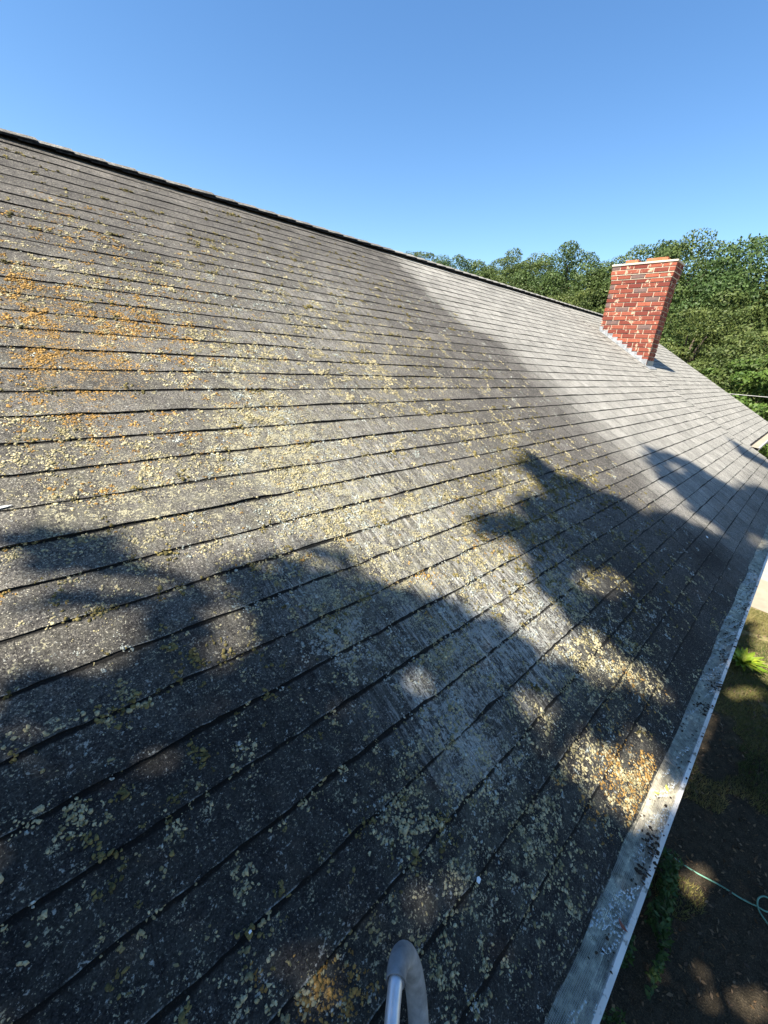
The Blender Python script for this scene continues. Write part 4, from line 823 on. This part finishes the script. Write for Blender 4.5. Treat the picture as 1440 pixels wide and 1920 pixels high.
crowns = [crown('crown', 120, 3.2, 3.7, 46000, .056, 40 + i) for i in range(4)]
crowns.append(crown('crown', 60, 2.0, 1.9, 22000, .06, 50))
def trunk_mesh(cs, hc, rx):
    mb = MB(); r0 = .26; mb.tube(catmull([(0, 0, -hc * 1.5), (.1, .05, -hc * .6), (-.05, .1, -.8), (0, 0, .6)], 4), [r0 * (1 - .75 * i / 12) for i in range(13)], 8)
    for c_ in cs[::5]:
        c_ = Vector(c_) * .8; s_ = Vector((0, 0, min(1.0, c_.z - 1.6 - .2 * c_.length))); mid = (s_ + c_) * .5 + Vector((0, 0, .3)); mb.tube(catmull([s_, mid, c_], 3), [.09, .075, .06, .05, .04, .03, .02], 5)
    me = bpy.data.meshes.new('trunk'); me.from_pydata(mb.v, [], mb.f); me.update(); me.materials.append(MAT_BARK); return me
trunks = [trunk_mesh(c_[1], 8.8, 3.2) for c_ in crowns[:4]] + [trunk_mesh(crowns[4][1], 3.0, 2)]
def tree(az, dist, top_el, kind, scale, label, mat=None, name='oak_tree', cat='tree', rot=None):
    a = R(az); x, y = dist * math.cos(a), dist * math.sin(a); ztop = 4.1 + dist * math.tan(R(top_el)); rz = (3.7 if kind < 4 else 1.9) * scale * 1.08
    zc = ztop - rz; t = thing(name, label, cat, (x, y, 0), 'trees behind the house' if kind < 4 else None); rot = rot if rot is not None else random.random() * 6.28
    cr = bpy.data.objects.new('crown', crowns[kind][0]); tk = bpy.data.objects.new('trunk', trunks[kind])
    if not crowns[kind][0].materials: crowns[kind][0].materials.append(mat or MAT_LEAF)
    hc = 8.8 if kind < 4 else 3.0
    for o_, sz in ((cr, scale), (tk, scale)):
        C.objects.link(o_); o_.parent = t; o_.location = (0, 0, zc); o_.rotation_euler = (0, 0, rot)
        o_.scale = (scale, scale, sz)
    return t
TR = [ # az, distance, top elevation, kind, scale, label
 (3.5, 24, 13.0, 0, 1.15, 'tall leafy tree at the right edge of the photo beyond the roof rake'),
 (9.4, 27, 13.3, 1, 1.15, 'broad tree right of the chimney rising to the highest point of the skyline'),
 (14.0, 29, 13.3, 2, 1.10, 'tall tree standing directly behind the right side of the chimney'),
 (18.1, 31, 13.0, 3, 1.05, 'tree peeking out directly above the chimney flues'),
 (21.7, 28, 12.2, 0, 1.0, 'tree just left of the chimney top with a notch of sky beside it'),
 (25.4, 29, 13.0, 1, 1.05, 'rounded tree left of the chimney, highest of those above the ridge'),
 (28.6, 31, 11.9, 2, .95, 'narrower tree second to the left of the rounded one above the ridge'),
 (31.4, 30, 12.2, 3, .90, 'small crowned tree with open twiggy top above the middle ridge'),
 (34.5, 33, 12.0, 0, .95, 'tree low over the ridge right of the sky gap'),
 (37.3, 35, 11.7, 1, .95, 'low even treetop just above the ridge line'),
 (39.9, 37, 11.5, 2, .90, 'leftmost of the continuous treetops along the ridge'),
 (43.7, 36, 12.1, 1, .85, 'lone treetop poking over the ridge, separate from the rest'),
 (6.4, 19, 5.6, 1, .80, 'lower tree in front of the wood at the right, above the rake'),
 (12.0, 21, 7.1, 3, .85, 'lower tree whose crown fills the space right of the chimney shaft'),
 (17.0, 22, 8.2, 2, .85, 'mid height tree hidden mostly behind the chimney shaft'),
 (23.5, 23, 8.5, 3, .85, 'mid height tree left of the chimney in front of the tall ones'),
 (0.0, 20, 8.6, 2, .9, 'tree just outside the right edge behind the utility cables'),
 (-5, 26, 13.5, 1, 1.1, 'tall tree beyond the driveway outside the right edge'),
 (5.4, 34, 10.2, 0, 1.2, 'dark tree deep in the wood behind the lower ones at the right'),
 (10.8, 36, 10.7, 2, 1.2, 'dark background tree between the two broad trees right of the chimney'),
 (19.8, 37, 10.0, 1, 1.2, 'dark background tree behind the notch left of the chimney'),
 (27.5, 37, 9.3, 3, 1.2, 'dark background tree behind the rounded tree left of the chimney'),
]
for az, di, el, k, s_, lb in TR: tree(az, di, el, k, s_, lb)
tree(4.5, 17.0, 3.3, 4, 1.0, 'bright green sunlit shrub above the rake at the right edge', MAT_LEAF2, 'shrub', 'shrub')
tree(7.2, 18.5, 2.0, 4, .85, 'smaller bright green shrub left of the sunlit one behind the rake', MAT_LEAF2, 'shrub', 'shrub')
# cables
for (za, zb, lb) in ((3.74, 3.80, 'upper thin pale utility cable crossing in front of the trees'), (3.04, 3.06, 'lower thin pale utility cable just above the rake')):
    mb = MB(); pts_ = [(15.5 + .3 * t, 9.0 - 15.0 * t, za + (zb - za) * t - .25 * 4 * t * (1 - t) * .3) for t in np.linspace(0, 1, 10)]; mb.tube(pts_, .008, 6); tag(mb.build('utility_cable', MAT_CABLE, None, True), lb, 'cable', 'utility cables')
for (x, y) in ((15.8, -6.0), (15.5, 9.0)):
    mb = MB(); mb.tube([(x, y, 0), (x, y, 5.2)], [.11, .085], 10); tag(mb.build('utility_pole', MAT_BARK), 'weathered pole at the %s end of the two cables' % ('near' if y < 0 else 'hidden'), 'pole')

# ------------------------------------------------------------------ the tall tree behind the camera that shades the lower roof and yard
def inpoly(px, py, poly):
    poly = np.array(poly); inside = np.zeros(len(px), bool); j = len(poly) - 1
    for i in range(len(poly)):
        xi, yi = poly[i]; xj, yj = poly[j]
        c_ = ((yi > py) != (yj > py)) & (px < (xj - xi) * (py - yi) / (yj - yi + 1e-12) + xi); inside ^= c_; j = i
    return inside
n = 460000
yy = rng.uniform(-3.4, 1.45, n); ss = rng.uniform(-.2, 13.9, n)
y0_, s0_ = yy, ss; jn = fnoise(yy * 1.0, ss / 1.6, 9.0, 3) - .5; jm = fnoise(yy + 30, ss / 1.6 + 9, 11.0, 3) - .5; yy = yy + jn * .16; ss = ss + jm * .42
main = (ss < 2.62) & (yy < 1.0 + .25 * np.sin(ss * 3)) & (yy > -3.0)
main |= (yy < -.02) & (ss < 9.7 + .2 * np.sin(yy * 4)) & (yy > -3.1 + .5 * np.sin(ss * 1.7))
for q in SHADE: main |= inpoly(yy, ss, q)
for q in LIT:
    q = np.array(q); q = q.mean(0) + (q - q.mean(0)) * 1.3; main &= ~inpoly(y0_ + .45 * (yy - y0_) + (fnoise(y0_, s0_, 21.0, 2) - .5) * .10, s0_ + .45 * (ss - s0_) + (fnoise(y0_ + 5, s0_ + 5, 17.0, 2) - .5) * .16, q)
yy, ss = y0_[main], s0_[main]
# keep the near-eave part dense, thin the part that only darkens the yard
k_ = (yy > -1.15) | (rng.random(len(yy)) < .35); yy, ss = yy[k_], ss[k_]
xx = rng.uniform(-5.6, -2.4, len(yy)); cl_n = fnoise(yy * 1.3 + xx, ss, .9, 2)
xx = xx + (cl_n - .5) * 1.2; cen = np.stack([xx, yy - SUNY * xx, ss - xx * T52], -1)
V4, F4, t4 = quads(cen, rng.uniform(.02, .036, len(cen)), np.array(to_sun) * 1.2, .6, rng.random(len(cen)))
shade_tree = thing('oak_tree', 'tall leafy oak behind the ladder whose crown shades the lower roof and yard', 'tree', (-5.2, -1.9, 0))
link('crown', leaf_mesh('crown', V4, F4, t4), MAT_LEAFD, shade_tree)
mb = MB(); mb.tube(catmull([(-5.2, -1.9, 0), (-5.1, -1.8, 4), (-4.8, -1.5, 8), (-4.4, -1.2, 11.5)], 5), [.34 - .27 * i / 15 for i in range(16)], 12)
for (a, b) in (((-5.0, -1.7, 6), (-3.6, -.6, 8.0)), ((-4.9, -1.6, 7.2), (-3.9, .3, 10.0)), ((-4.6, -1.4, 9.4), (-4.0, -.1, 12.4)), ((-4.8, -1.6, 7.8), (-3.4, -2.6, 10.5)), ((-4.5, -1.2, 11), (-4.2, .2, 15.0))):
    a, b = Vector(a), Vector(b); mb.tube(catmull([a, (a + b) / 2 + Vector((0, 0, .35)), b], 5), [.10 - .08 * i / 10 for i in range(11)], 7)
mb.build('trunk', MAT_BARK, shade_tree, True)
